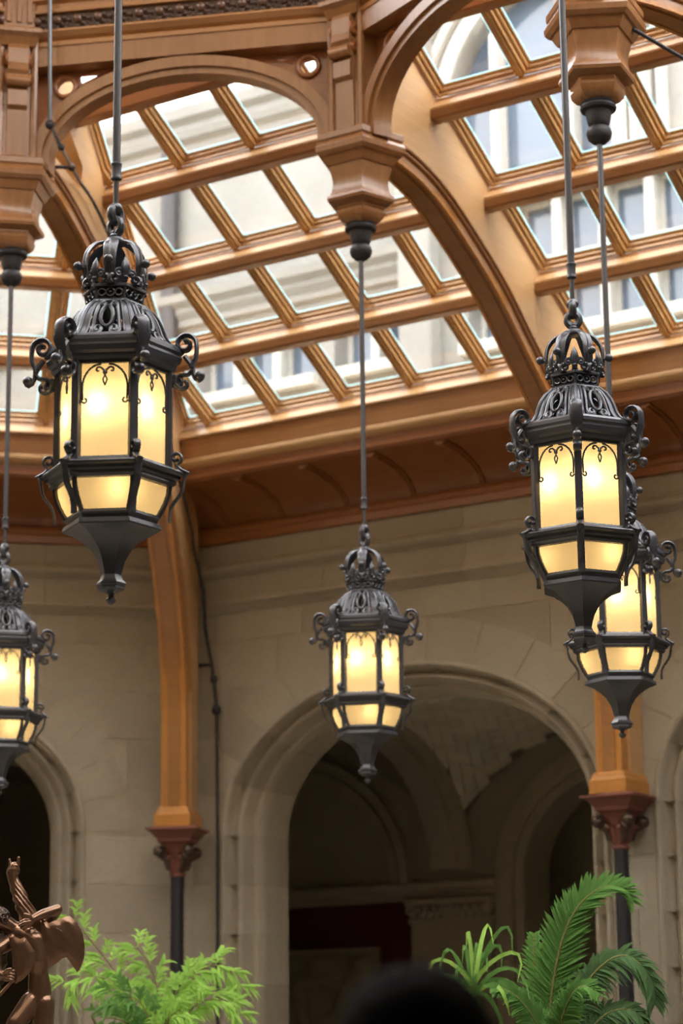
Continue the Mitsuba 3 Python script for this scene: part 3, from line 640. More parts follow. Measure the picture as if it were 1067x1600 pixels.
# ------------------------------------------------------------------ hexagonal iron lanterns
A6 = [math.radians(60*k) for k in range(6)]
def rad(a): return np.array([math.cos(a), math.sin(a), 0.0])
def in_plane(path, a): return [rad(a)*u + Z*v for u, v in path]             # (radius, z) in the vertical plane at angle a
def six(f): return [f(a) for a in A6]
def hexside(k, R): return R*math.cos(math.pi/6), R/2                          # apothem and half width
DOME = np.array([(.128, 3.207), (.14, 3.195), (.168, 3.172), (.194, 3.135), (.209, 3.10), (.221, 3.065), (.238, 3.038), (.268, 3.018)])
def dome_R(t): z = 3.018 + (3.207-3.018)*np.asarray(t); return np.interp(z, DOME[::-1, 1], DOME[::-1, 0]), z
def on_dome(k, w, t, off=0.0):
    R, z = dome_R(t); a = A6[k] + math.pi/6; n = rad(a); s = np.array([-n[1], n[0], 0]); R = np.asarray(R)
    return n*(R*math.cos(math.pi/6)+off)[:, None] + s*(np.asarray(w)*R/2)[:, None] + Z*np.asarray(z)[:, None]
def lantern_parts(root, tw):
    def put(n, m, mat='iron', sm=35, parent=None, **kw):
        m = m.copy(); m.apply_translation([0, 0, EYE]); return add(parent or root, n, m, mat, sm, tw=tw, **kw)
    # rod and cup
    put('hanging_rod', cat([tube([[0, 0, 3.80], [0, 0, 5.62]], .0175, 12), tube([[0, 0, 3.665], [0, 0, 3.81]], .0115, 10)]))
    put('rod_collar', loft([(.018, 3.785), (.024, 3.79), (.024, 3.80), (.021, 3.805), (.021, 3.845), (.024, 3.85), (.024, 3.86), (.018, 3.865)], 16))
    put('ceiling_cup', loft([(.02, 5.565), (.045, 5.575), (.07, 5.60), (.08, 5.635), (.07, 5.665), (.055, 5.678), (.064, 5.69), (.072, 5.72), (.082, 5.775), (.108, 5.785), (.113, 5.80), (.105, 5.815), (.11, 5.825), (.095, 5.84)], 24), 'iron_black')
    c = lambda z0, r, pl: [[r*math.cos(q)*(pl == 0), r*math.cos(q)*(pl == 1), z0+r*1.15*math.sin(q)] for q in np.linspace(0, 2*np.pi, 21)[:-1]]
    put('hook', cat([tube(c(3.628, .029, 0), .019, 8, closed=True), ball([0, 0, 3.655], (.03, .03, .026)), tube(c(3.572, .029, 1), .018, 8, closed=True), ball([0, 0, 3.545], (.02, .02, .016))]))
    # crown
    put('crown_top', loft([(.02, 3.54), (.026, 3.53), (.024, 3.525), (.038, 3.518), (.04, 3.51), (.05, 3.503), (.05, 3.495), (.03, 3.49)], 18))
    pa = smooth_path([(.105, 3.275), (.120, 3.30), (.133, 3.345), (.134, 3.39), (.122, 3.44), (.09, 3.478), (.05, 3.496), (.03, 3.498)], 18)
    for a in A6:
        a2 = a + math.pi/6; tn = np.cross(rad(a2), Z)
        k_ = put('crown_arch', cat([tube(in_plane(pa, a2), np.interp(np.arange(18), [0, 6, 12, 17], [.014, .026, .032, .016]), 8, (1, .28), tn), tube(in_plane(pa + [.006, .003], a2), .0065, 5)]))
        put('crown_ball', cat([ball(rad(a2)*.166 + Z*3.372, .0195), tube(in_plane([(.128, 3.365), (.155, 3.371)], a2), .0075, 6)]), parent=k_)
        n = rad(a); fl = []
        fl.append(tube(in_plane([(.115, 3.28), (.128, 3.31), (.132, 3.345), (.128, 3.375), (.122, 3.40)], a), [.008, .011, .022, .014, .001], 8, (1, .5), np.cross(n, Z)))
        for s in (-1, 1):
            fl.append(tube([n*.126 + np.cross(n, Z)*s*u + Z*v for u, v in np.vstack([[(.004, 3.29), (.008, 3.315)], spiral((.03, 3.322), .02, .006, 170, -250, 14)])], .0075, 6))
            fl.append(tube([n*.118 + np.cross(n, Z)*s*u + Z*v for u, v in spiral((.048, 3.298), .022, .006, -60, 320, 14)], .010, 6))
            fl.append(ball(n*.122 + np.cross(n, Z)*s*.03 + Z*3.322, .013, 1))
        fl.append(ball(n*.132 + Z*3.305, (.012, .012, .008), 1))
        put('fleur_de_lis', cat(fl))
    put('crown_band', cat([loft([(.11, 3.285), (.13, 3.283), (.137, 3.276), (.137, 3.268), (.12, 3.262), (.10, 3.262)], 6), loft([(.10, 3.226), (.117, 3.224), (.124, 3.217), (.124, 3.209), (.14, 3.203), (.14, 3.198), (.12, 3.196)], 6), loft([(.092, 3.215), (.092, 3.27)], 6)]), sm=20)
    bd = []
    for k in range(6):
        n = rad(A6[k]+math.pi/6); s = np.array([-n[1], n[0], 0])
        for u, r in ((-.036, .015), (0, .017), (.036, .015)): bd.append(tube([n*.107 + s*(u+r*math.cos(q)) + Z*(3.244+r*math.sin(q)) for q in np.linspace(0, 6.28, 13)[:-1]], .0045, 5, closed=True))
        bd.append(tube([rad(A6[k])*.116 + Z*3.22, rad(A6[k])*.122 + Z*3.268], .008, 6)); bd.append(ball(n*.107+Z*3.244, .008, 1))
    put('band_scrollwork', cat(bd))
    # pierced dome: a part for every face
    tt = np.linspace(0.0, 1, 12)
    for k in range(6):
        ms = []
        for s in (-1, 1):
            for w0, w1 in ((.66, .985),):
                L_, R_ = on_dome(k, s*w0*np.ones(12), tt), on_dome(k, s*w1*np.ones(12), tt); l2, r2 = on_dome(k, s*w0*np.ones(12), tt, -.008), on_dome(k, s*w1*np.ones(12), tt, -.008)
                ms.append(prism_path([[a, b, c_, d] for a, b, c_, d in zip(L_, R_, r2, l2)]))
            for w in (.68, .97): ms.append(tube(on_dome(k, s*w*np.ones(12), tt, .003), .0062, 5))
            # U frame with curled ends
            ms.append(tube(on_dome(k, s*np.linspace(.50, .46, 9), np.linspace(.16, .88, 9), .003), .0088, 6))
            ang = np.radians(np.linspace(0, 500, 20)); rr = np.linspace(1, .25, 20)
            ms.append(tube(on_dome(k, s*(.31+.19*rr*np.cos(ang)), .17-.14*rr*np.sin(ang), .004), .0088, 6))
            ms.append(tube(on_dome(k, s*(.30+.17*rr*np.cos(ang)), .86+.09*rr*np.sin(ang), .004), .0075, 6))
        ov = np.linspace(0, 2*np.pi, 25)[:-1]
        ms.append(tube(on_dome(k, .26*np.cos(ov), .52+.27*np.sin(ov), .006), .0095, 6, closed=True))
        for t_ in (.02, .98): ms.append(tube(on_dome(k, np.linspace(-1, 1, 5), np.full(5, t_), 0), .008, 6))
        put('dome_panel', cat(ms))
    for a in A6: put('dome_rib', tube(in_plane(DOME[::-1], a), .009, 6))
    put('eave', loft([(.10, 3.02), (.262, 3.026), (.285, 3.022), (.297, 3.010), (.299, 2.994), (.288, 2.984), (.290, 2.972), (.283, 2.950), (.268, 2.94), (.266, 2.928), (.258, 2.916), (.236, 2.914), (.10, 2.914)], 6), sm=18)
    for a in A6:
        tn = np.cross(rad(a), Z)
        up = np.vstack([spiral((.304, 3.036), .010, .047, 480, 8, 26), [(.352, 3.012), (.349, 2.982), (.338, 2.955), (.333, 2.93)]])
        lo = np.vstack([[(.337, 2.945), (.333, 2.92), (.318, 2.905)], spiral((.297, 2.865), .040, .010, 70, 420, 18)])
        ta = np.vstack([[(.335, 2.935), (.338, 2.905), (.348, 2.885), (.362, 2.877), (.374, 2.884)]])
        hk = put('eave_scroll', cat([tube(in_plane(up, a), .0115, 8, (2.3, .85), tn), tube(in_plane(lo, a), .011, 8, (1.9, .8), tn), tube(in_plane(ta, a), [.010, .010, .011, .013, .011], 8)]))
        put('ball_tip', ball(rad(a)*.366 + Z*2.896, (.0215, .0215, .0215)), parent=hk)
        lf = []
        for s in (-1, 0, 1):
            lf.append(tube([rad(a)*u + tn*s*(.008+.016*q) + Z*v for q, (u, v) in zip((0, .6, 1, 1.3), ((.334, 2.935), (.344, 2.962), (.35, 2.985), (.362-.01*abs(s), 3.0)))], [.008, .011, .009, .002], 6, (1, .5), tn))
        lf.append(tube(in_plane([(.30, 2.985), (.325, 2.95), (.335, 2.93)], a), .012, 6)); lf.append(tube(in_plane([(.258, 2.90), (.262, 2.875), (.262, 2.85)], a), [.016, .018, .012], 8))
        put('acanthus_leaf', cat(lf), parent=hk)
        put('curl', tube([rad(a)*u + Z*v for u, v in spiral((.268, 2.868), .012, .030, -200, 200, 16)], .011, 7, (1.3, .8), tn), parent=hk)
    # glazed body
    for a in A6:
        n = rad(a); s = np.cross(n, Z); M = frame(Z*0, n, s, Z)
        put('corner_post', bx(.222, .250, -.018, .018, 2.49, 2.92, M, .003), sm=False)
    G = .238*math.cos(math.pi/6)
    for k in range(6):
        n = rad(A6[k]+math.pi/6); s = np.array([-n[1], n[0], 0]); M = frame(n*(G-.012), s, Z, n)
        w, z0, z1 = .117, 2.488, 2.918
        m = TM([[-w, z0, 0], [w, z0, 0], [w, z1, 0], [-w, z1, 0]], [[0, 1, 2], [0, 2, 3]]); m.apply_transform(M); put('pane', m, 'frosted', False)
        tr = []
        pl = lambda q, r=.0045: tr.append(tube([[u, v, .012] for u, v in q], r, 6))
        for sg in (-1, 1):
            pl(np.vstack([[(sg*.092, 2.745), (sg*.094, 2.80)], [(sg*(.094-.08*(1-math.cos(q))), 2.80+.098*math.sin(q)) for q in np.linspace(.1, 1.55, 9)]]))
            pl([(sg*(.085+.010*math.cos(q)*1), 2.742+.010*math.sin(q)) for q in np.linspace(0, -4.6, 9)], .0042)
            pl(np.vstack([[(sg*.003, 2.855), (sg*.006, 2.875)], [(sg*(.027+.017*math.cos(q)*(1-.1*i)), 2.872+.017*math.sin(q)*(1-.1*i)) for i, q in enumerate(np.linspace(2.9, -2.2, 10)*1.0)]]))
            pl([(0, 2.852), (sg*.009, 2.832), (0, 2.806)], .0035)
            pl([(sg*.104, 2.49), (sg*.104, 2.915)], .004)
        tr.append(ball([0, 2.862, .012], (.011, .008, .006), 1)); tr.append(bx(-.104, .104, 2.902, 2.916, .004, .018))
        m = cat(tr); m.apply_transform(M); put('pane_tracery', m)
    put('middle_ring', loft([(.225, 2.505), (.25, 2.505), (.256, 2.492), (.275, 2.490), (.300, 2.482), (.308, 2.474), (.306, 2.466), (.288, 2.460), (.284, 2.448), (.268, 2.440), (.270, 2.428), (.258, 2.418), (.236, 2.416), (.225, 2.43)], 6, closed=True), sm=18)
    BW = np.array([(.240, 2.420), (.236, 2.385), (.222, 2.345), (.204, 2.31), (.190, 2.288)])
    for k in range(6):
        n = rad(A6[k]+math.pi/6); s = np.array([-n[1], n[0], 0]); v, f = [], []
        for i, (R, z) in enumerate(BW):
            ap, hw = R*math.cos(math.pi/6)-.006, R/2-.006; v += [n*ap - s*hw + Z*z, n*ap + s*hw + Z*z]
            if i: a0 = 2*i; f += [[a0-2, a0, a0+1], [a0-2, a0+1, a0-1]]
        put('bowl_pane', TM(v, f), 'frosted', True)
        put('bowl_rib', tube(in_plane(BW, A6[k]), .0115, 6, (.9, 1.1), np.cross(rad(A6[k]), Z)))
    for a in A6:
        tn = np.cross(rad(a), Z)
        q1 = np.vstack([spiral((.268, 2.542), .009, .026, 330, -60, 16), [(.272, 2.508), (.29, 2.49), (.322, 2.474)]])
        q2 = np.array([(.318, 2.478), (.303, 2.455), (.298, 2.42), (.285, 2.385), (.263, 2.355), (.248, 2.33), (.241, 2.30), (.241, 2.268)])
        put('lower_scroll', cat([tube(in_plane(q1, a), .0105, 8, (1.5, .65), tn), tube(in_plane(smooth_path(q2, 16), a), .010, 8, (1.7, .65), tn)]))
    put('base', loft([(.16, 2.296), (.198, 2.294), (.202, 2.282), (.192, 2.272), (.19, 2.262), (.205, 2.256), (.21, 2.238), (.206, 2.232), (.158, 2.214), (.115, 2.185), (.085, 2.155), (.06, 2.112), (.046, 2.065), (.042, 2.05), (.045, 2.038), (.052, 2.025), (.064, 2.014), (.064, 2.005), (.056, 2.0), (.058, 1.99), (.05, 1.983), (.03, 1.976), (.016, 1.972)], 6), sm=18)
    put('finial', loft([(.018, 1.978), (.012, 1.968), (.011, 1.957), (.02, 1.95), (.021, 1.942), (.013, 1.932), (.004, 1.926)], 14))
    # bulbs
    bs = []
    for k in range(5):
        q = rad(.3+k*1.2566+.12*math.sin(k*5)); bs.append(ball(q*.155 + Z*(2.735+.02*math.sin(k*3)), (.03, .03, .042)))
    for k in range(3): bs.append(ball(rad(A6[2*k]+.9)*.150 + Z*2.395, (.024, .024, .016)))
    put('bulbs', cat(bs), 'bulb_glow', True, emitter={'type': 'area', 'radiance': {'type': 'rgb', 'value': [LAMP, LAMP*.71, LAMP*.32]}})
    put('bulb_holder', cat([tube([[0, 0, 2.93], [0, 0, 2.66]], .012, 8)] + [tube([[0, 0, 2.68], rad(.3+k*1.2566)*.09 + Z*2.66, rad(.3+k*1.2566)*.15 + Z*2.69], .009, 6) for k in range(5)]), 'iron_black')
LANTERNS = [(4, 128.6, -10, 0.0, 'largest black iron lantern, hanging at the left nearest to the viewer'), (3, 117.0, 30, .035, 'black iron lantern at the right, corner towards the viewer, in front of another'),
            (1, 122.3, -9, 0.0, 'black iron lantern hanging in front of the big stone arch, in the middle'), (2, 116.1, 9, -.015, 'black iron lantern at the right, half hidden behind the nearer one'),
            (0, 131.2, 7, 0.0, 'black iron lantern cut off by the left edge of the picture')]
first = None
for k, va, dl, dz, lab in LANTERNS:
    key = thing('lantern', lab, 'lantern', 'hanging lanterns'); tw = tw_of(ringpt(k) + Z*dz, va+180+dl-30)
    if first is None: lantern_parts(key, tw); first = key
    else: copy_thing(first, key, tw)

# ------------------------------------------------------------------ pipe along the corner rib and down the wall; tie rod
key = thing('iron_pipe', 'thin dark iron pipe down the corner rib and the wall beside the left column', 'pipe')
up_ = [(-1.97, 2.265, 8.2), (-1.97, 2.265, 7.65), (-1.966, 2.288, 6.692), (-1.944, 2.394, 6.545), (-2.6, 3.403, 6.758)]
mid_ = [(-2.6, 3.403, 6.758), (-2.907, 4.144, 6.62), (-3.3, 5.05, 6.18), (-3.60, 5.80, 5.64), (-3.76, 6.164, 5.30), (-3.89, 6.50, 5.03), (-3.99, 6.76, 4.68)]
low_ = [(-3.99, 6.76, 4.68), (-4.06, 7.0, 4.35), (-4.11, 7.10, 4.0), (-4.075, 7.16, 3.68), (-4.03, 7.17, 3.27), (-4.015, 7.17, 2.0), (-4.013, 7.17, 0.52), (-4.013, 7.17, -EYE)]
add(key, 'drop_pipe', tube(up_, .0155, 8), 'iron', 40)
add(key, 'rib_pipe', tube(smooth_path(mid_, 40), .0135, 8), 'iron_black', 40)
add(key, 'wall_pipe', tube(low_, .016, 8), 'iron_black', 40)
for p, r in (((-1.966, 2.288, 6.692), .034), ((-1.944, 2.394, 6.55), .026), ((-2.30, 2.94, 6.66), .03), ((-4.06, 7.165, 3.55), .036), ((-4.03, 7.165, 3.27), .045)): add(key, 'joint', ball(p, (r, r, r*1.1), 1), 'iron_black', True)
add(key, 'wall_bracket', tube([(-4.075, 7.16, 3.68), (-4.25, 7.17, 3.70), (-4.25, 7.24, 3.70)], .016, 6), 'iron_black', 40)
add(key, 'rib_clip', tube([(-2.30, 2.94, 6.66), (-2.44, 2.90, 6.68)], .014, 6), 'iron_black', 40)
key = thing('tie_rod', 'thin dark rod running off to the right from the pendant at the top right corner', 'rod')
add(key, 'rod', tube([(2.56, 2.42, 6.29), (2.666, 2.672, 6.225), (2.80, 3.0, 6.15), (3.2, 3.95, 5.95)], .0125, 8), 'iron_black', 40)

# ------------------------------------------------------------------ stone building outside, seen through the glass
bd = thing('stone_building', 'pale stone building with mullioned windows and cornices, seen through the glass roof', 'building')
YX = 13.5; MX = frame(Y*YX, X, Z, -Y)
def pointed(c, hw, zs, rise, zb):
    R = (hw*hw+rise*rise)/(2*hw); t = np.linspace(0, math.acos((R-hw)/R), 14)
    r_ = [(c+hw-R+R*math.cos(x), zs+R*math.sin(x)) for x in t]; return Polygon([(c-hw, zb), (c+hw, zb)] + r_ + [(2*c-x, z) for x, z in r_[::-1]]).buffer(0)
wins = [(-8.95, -7.15, 8.52, 9.22), (-6.85, -5.72, 8.52, 9.22), (-4.95, -1.35, 8.50, 9.14), (-4.95, -1.35, 9.36, 10.18), (-11.6, -10.2, 8.5, 9.3), (0.2, 3.2, 8.5, 10.2)]
big = pointed(-4.05, 1.12, 11.45, 1.55, 10.38)
wall = unary_union([sbox(-13.95, 2.0, -5.75, 12.0), sbox(-5.75, 2.0, 12, 14.6)])
for a, b, c, d in wins: wall = wall.difference(sbox(a, c, b, d))
wall = wall.difference(big)
add(bd, 'wall', ext(wall, -.5, 0, MX), 'limestone')
for a, b, c, d in wins:
    k = add(bd, 'window', bx(a-.06, b+.06, c-.13, c, -.1, .14, MX), 'limestone_trim'); add(k, 'lintel', bx(a-.05, b+.05, d, d+.06, -.1, .05, MX), 'limestone_trim')
    n = max(2, round((b-a)/.62))
    for i in range(n):
        x0, x1 = a+(b-a)*i/n, a+(b-a)*(i+1)/n
        if i: add(k, 'mullion', bx(x0-.06, x0+.06, c, d, -.3, -.04, MX, .01), 'limestone_trim')
        add(k, 'window_pane', bx(x0+.05, x1-.05, c, d, -.32, -.29, MX), 'dark_glass')
        add(k, 'sash_frame', ext(sbox(x0+.05, c, x1-.05, d).difference(sbox(x0+.10, c+.05, x1-.10, d-.04)), -.30, -.25, MX), 'limestone_trim')
kb = add(bd, 'gothic_window', ext(pointed(-4.05, 1.30, 11.45, 1.75, 10.38).difference(big), -.1, .06, MX), 'limestone_trim', 30, label='pointed stone window arch')
for e, dpt in ((.36, .12), (.52, .20), (.70, .10)):
    add(kb, 'arch_moulding', ext(pointed(-4.05, 1.12+e, 11.45, 1.55+e, 10.38).difference(pointed(-4.05, 1.02+e, 11.45, 1.45+e, 10)), 0, dpt, MX), 'limestone_trim', 30)
add(kb, 'window_pane', ext(big, -.34, -.31, MX), 'dark_glass')
for x in (-4.55, -3.55): add(kb, 'mullion', bx(x-.055, x+.055, 10.38, 12.45, -.3, -.06, MX, .01), 'limestone_trim')
def band(n, prof, a, b): add(bd, n, extr_profile([(-d, z) for d, z in prof], frame(Y*YX, X, Y, Z), a, b), 'limestone', 20)
band('cornice', [(0, 11.86), (.08, 11.88), (.10, 11.98), (.20, 12.03), (.24, 12.12), (.24, 12.2), (.34, 12.26), (.36, 12.36), (.36, 12.42), (-.5, 12.42), (-.5, 11.86)], -13.9, -5.75)
band('string_course', [(0, 9.48), (.08, 9.5), (.08, 9.58), (.16, 9.66), (.16, 9.72), (.26, 9.78), (.28, 9.88), (.0, 9.94)], -13.9, -5.75)
band('string_course', [(0, 10.2), (.08, 10.22), (.12, 10.3), (.0, 10.36)], -5.75, 12); band('string_course', [(0, 9.18), (.08, 9.2), (.12, 9.28), (.0, 9.34)], -5.75, 12)
add(bd, 'downpipe', tube([(-9.3, YX-.14, 2.0), (-9.3, YX-.14, 11.9)], .12, 10), 'iron_black', 40)
add(bd, 'buttress', bx(-5.75, -5.3, 2.0, 14.8, 0, .3, MX, .03), 'limestone'); 

# ------------------------------------------------------------------ bronze fountain statue in the middle of the room
from manifold3d import Manifold
RT_ = np.array([.76, .65, 0.0]); RT_ /= np.linalg.norm(RT_); TW_ = np.array([.65, -.76, 0.0]); TW_ /= np.linalg.norm(TW_)
def bone(p, q, r, s, n=18):
    def sph(c, rr): return Manifold.sphere(rr, n).translate([float(x) for x in c])
    return Manifold.batch_hull([sph(p, r), sph(q, s)])
def blend(bones, fine=.012, it=14):
    m = bones[0]
    for b in bones[1:]: m = m + b
    m = m.refine_to_length(fine).to_mesh(); t = trimesh.Trimesh(m.vert_properties[:, :3], m.tri_verts)
    trimesh.smoothing.filter_taubin(t, iterations=it); return t
def chain(pts): return [bone(p[:3], q[:3], p[3], q[3]) for p, q in zip(pts[:-1], pts[1:])]
SM = frame(np.zeros(3), RT_, TW_, Z)                     # local: right, towards the viewer, up
st = thing('bronze_statue', 'bronze fountain statue of a child holding a goose, its open beak raised, wings spread', 'statue')
boy = []
boy += chain([(-.09, .0, .80, .055), (-.02, .02, .755, .066), (.0, .03, .66, .062), (.01, .02, .60, .05), (.02, .0, .51, .062), (.015, .0, .44, .068)])
boy += chain([(-.04, .03, .80, .04), (.05, -.05, .845, .034), (.105, .01, .925, .028), (.03, .07, .895, .027), (-.03, .10, .865, .02)])       # right arm folded round the neck of the goose
boy += chain([(-.05, .0, .80, .05), (-.12, .0, .83, .035), (-.20, .0, .87, .05)])
boy += chain([(-.10, .0, .78, .042), (-.22, .06, .70, .034), (-.21, .10, .585, .03), (-.16, .11, .572, .021)])
boy += chain([(.04, .01, .43, .062), (.045, .03, .26, .05), (.04, -.02, .10, .036), (.03, -.03, -.08, .03), (.04, .05, -.12, .024)])
boy += chain([(-.02, .01, .44, .06), (-.10, .06, .33, .05), (-.16, .02, .16, .037), (-.17, -.02, -.04, .028), (-.16, .05, -.10, .024)])
for p in ([(-.03, .10, .865, .016), (-.06, .115, .862, .011), (-.085, .11, .85, .009)], [(-.03, .105, .855, .014), (-.065, .12, .848, .01), (-.09, .115, .835, .009)], [(-.03, .10, .85, .013), (-.06, .115, .836, .01), (-.082, .11, .822, .009)], [(-.03, .095, .845, .012), (-.055, .11, .826, .009), (-.07, .105, .814, .008)], [(-.03, .10, .87, .013), (-.045, .12, .885, .010), (-.065, .125, .89, .009)]): boy += chain(p)
for dz in (.014, .004, -.006, -.016): boy += chain([(-.165, .115, .572+dz, .013), (-.135, .125, .575+dz*1.5, .010), (-.118, .118, .572+dz*1.8, .008)])
boy += chain([(-.17, .115, .585, .013), (-.15, .13, .602, .010), (-.135, .135, .606, .009)])
m = blend(boy, .011, 10); m.apply_transform(SM); add(st, 'figure', m, 'bronze', True)
cu = []
for i in range(70):
    a, b = rng.uniform(0, 6.28), rng.uniform(-.3, 1.5); d = np.array([math.cos(a)*math.cos(b), math.sin(a)*math.cos(b), math.sin(b)]); q = spiral((0, 0), .018, .006, a*60, a*60+420, 10)
    e1 = np.cross(d, [.3, .5, .8]); e1 /= np.linalg.norm(e1); e2 = np.cross(d, e1); cc = np.array([-.205, 0, .875]) + d*.058
    cu.append(tube([cc + e1*u + e2*v for u, v in q], .0085, 5))
m = cat(cu); m.apply_transform(SM); add(st, 'curly_hair', m, 'bronze_dark', True)
gn = blend(chain([(.0, -.02, .66, .085), (-.02, -.02, .80, .07), (-.05, .01, .895, .047), (-.08, .015, .955, .042), (-.105, .01, 1.02, .036), (-.133, .01, 1.085, .028), (-.14, .012, 1.12, .030), (-.128, .015, 1.15, .027)]) + chain([(-.13, .012, 1.13, .034), (-.122, .018, 1.155, .018)]), .01, 8)
v = gn.vertices; band_ = np.exp(-((v[:, 2]-.96)/.07)**2); gn.vertices = v + gn.vertex_normals*(band_*.005*np.sin(v[:, 2]*210+v[:, 0]*260))[:, None]
gk = add(st, 'goose', gn.apply_transform(SM), 'bronze', True)
for p in ([(-.113, .018, 1.155, .014), (-.107, .02, 1.175, .010), (-.105, .02, 1.197, .008)], [(-.142, .012, 1.145, .013), (-.15, .012, 1.172, .008), (-.154, .012, 1.19, .005)]):
    b = blend(chain(p), .005, 4); b.apply_transform(SM); add(gk, 'beak', b, 'bronze', True)
e = cat([ball((-.118, .036, 1.138), .006, 1), ball((-.15, .034, 1.135), .006, 1)]); e.apply_transform(SM); add(gk, 'eye', e, 'bronze_dark', True)
def wing(pts, depth, curl, thick=.022):
    g = Polygon(pts); g = g.buffer(.006).buffer(-.003); mm = trimesh.creation.extrude_polygon(g, thick, engine='earcut').subdivide_to_size(.02)
    w = mm.vertices.copy(); x, z, h = w[:, 0], w[:, 1], w[:, 2]-thick/2
    bnd = shapely.distance(shapely.points(x, z), g.exterior); h = h*np.clip(.25+bnd/.035, 0, 1) + .0012*np.sin(x*80+z*60)*np.clip(bnd/.03, 0, 1)
    mm.vertices = np.c_[x, depth + h + curl(x, z), z]; mm.fix_normals(); mm.apply_transform(SM); return mm
wr = [(.025, .87), (.06, .847), (.092, .86), (.145, .88), (.172, .885), (.207, .857), (.238, .797), (.252, .735), (.249, .668), (.228, .607), (.217, .597), (.186, .641), (.158, .675), (.137, .668), (.102, .641), (.068, .62), (.047, .638), (.026, .668), (.02, .735)]
wl = [(-.145, .77), (-.12, .776), (-.09, .76), (-.065, .77), (-.037, .735), (-.012, .70), (-.01, .65), (-.03, .60), (-.065, .56), (-.107, .533), (-.121, .567), (-.124, .668)]
add(gk, 'wing', wing(wr, .03, lambda x, z: -.12*(x-.03)**2*6 + .02*np.sin((z-.6)*9)), 'bronze', 40)
add(gk, 'wing', wing(wl, .10, lambda x, z: -2.2*(x+.06)**2, .03), 'bronze', 40)
sec = chain([(-.30, -.05, .45, .10), (-.27, -.03, .62, .11), (-.24, -.02, .74, .09), (-.27, .03, .82, .05)]); g2 = blend(sec, .014, 6)
v = g2.vertices; g2.vertices = v + g2.vertex_normals*(.012*np.sin(v[:, 2]*95)*np.sin(v[:, 0]*80+v[:, 1]*60))[:, None]; g2.apply_transform(SM); add(st, 'second_goose', g2, 'bronze_dark', True)
add(st, 'staff', tube([(SM @ np.array([*p, 1]))[:3] for p in ((-.33, .12, .36), (-.21, .12, .45), (-.12, .12, .55))], .010, 8), 'bronze', True)
add(st, 'rock', blend([bone((-.12, 0, -.35, ), (.08, 0, -.35), .26, .24), bone((-.1, 0, -.2), (.04, 0, -.17), .13, .11)], .05, 6).apply_transform(SM), 'bronze_dark', True)
fb = thing('fountain_basin', 'round stone fountain basin under the bronze statue, below the picture', 'fountain')
add(fb, 'pedestal', loft([(.55, -EYE), (.55, -EYE+.1), (.42, -EYE+.15), (.38, -.9), (.42, -.62), (.46, -.58), (.46, -.52), (.1, -.5)], 32), 'stone_1', 40)
add(fb, 'basin', loft([(1.3, -EYE), (1.3, -1.15), (1.35, -1.12), (1.35, -1.05), (1.18, -1.05), (1.15, -1.3), (.6, -1.35), (.6, -EYE)], 40, closed=True), 'stone_0', 40)

# ------------------------------------------------------------------ plants
VR = np.array([.838, .545, 0.0]); VT = np.array([.545, -.838, 0.0])       # right and forward axes used for posing the plants
def blade(p0, d, up, L, w, droop, n=5, fold=.25):
    d = d/np.linalg.norm(d); s = np.cross(d, up); s /= max(np.linalg.norm(s), 1e-6); nn = np.cross(s, d); v, f = [], []
    for i in range(n):
        t = i/(n-1); c = p0 + d*L*t - Z*droop*L*t*t; ww = w*(math.sin(math.pi*min(1, .12+.88*t*1.0)**.8)+.05) if i < n-1 else w*.04
        v += [c - s*ww + nn*fold*ww, c, c + s*ww + nn*fold*ww]
        if i:
            a = 3*(i-1); b = 3*i; f += [[a, a+1, b+1], [a, b+1, b], [a+1, a+2, b+2], [a+1, b+2, b+1]]
    return TM(v, f)
def local(o, p): return o + VR*p[0] + VT*p[1] + Z*p[2]
def frond(parent, o, pts, nl, Lmax, w, mat, tilt=.5, droop=.25, seed=0, upv=None):
    r = np.random.default_rng(seed); c = smooth_path([local(o, p) for p in pts], 40); key = add(parent, 'frond', tube(c, np.linspace(.012, .003, 40), 6), 'stem', True)
    ms = []; tang = np.gradient(c, axis=0); tang /= np.linalg.norm(tang, axis=1, keepdims=True); upv = VT*.55+Z*.5 if upv is None else upv
    for i in range(nl):
        t = .22 + .78*i/(nl-1); k = t*39; a = int(min(38, k)); p = c[a] + (c[a+1]-c[a])*(k-a); tg = tang[a]; s = np.cross(tg, upv); s /= np.linalg.norm(s)
        L = Lmax*(math.sin(math.pi*(.18+.72*t))**.7)
        for sg in (-1, 1):
            d = s*sg*(1-.25*t) + tg*(tilt+.5*t) + upv*r.uniform(-.05, .25) + r.normal(0, .07, 3); ms.append(blade(p, d, upv, L*r.uniform(.85, 1.1), w, droop*r.uniform(.5, 1.4)))
    add(key, 'leaflets', cat(ms), mat, True, kind='stuff')
def planter(parent, o, r, h):
    m = loft([(r*.72, 0), (r*.9, h*.75), (r, h*.8), (r*1.02, h), (r*.9, h), (r*.88, h*.9)], 28); m.apply_translation([o[0], o[1], -EYE]); add(parent, 'pot', m, 'terracotta', 40)
    m = loft([(r*.87, h*.86), (r*.8, h*.93)], 20); m.apply_translation([o[0], o[1], -EYE]); add(parent, 'soil', m, 'soil')
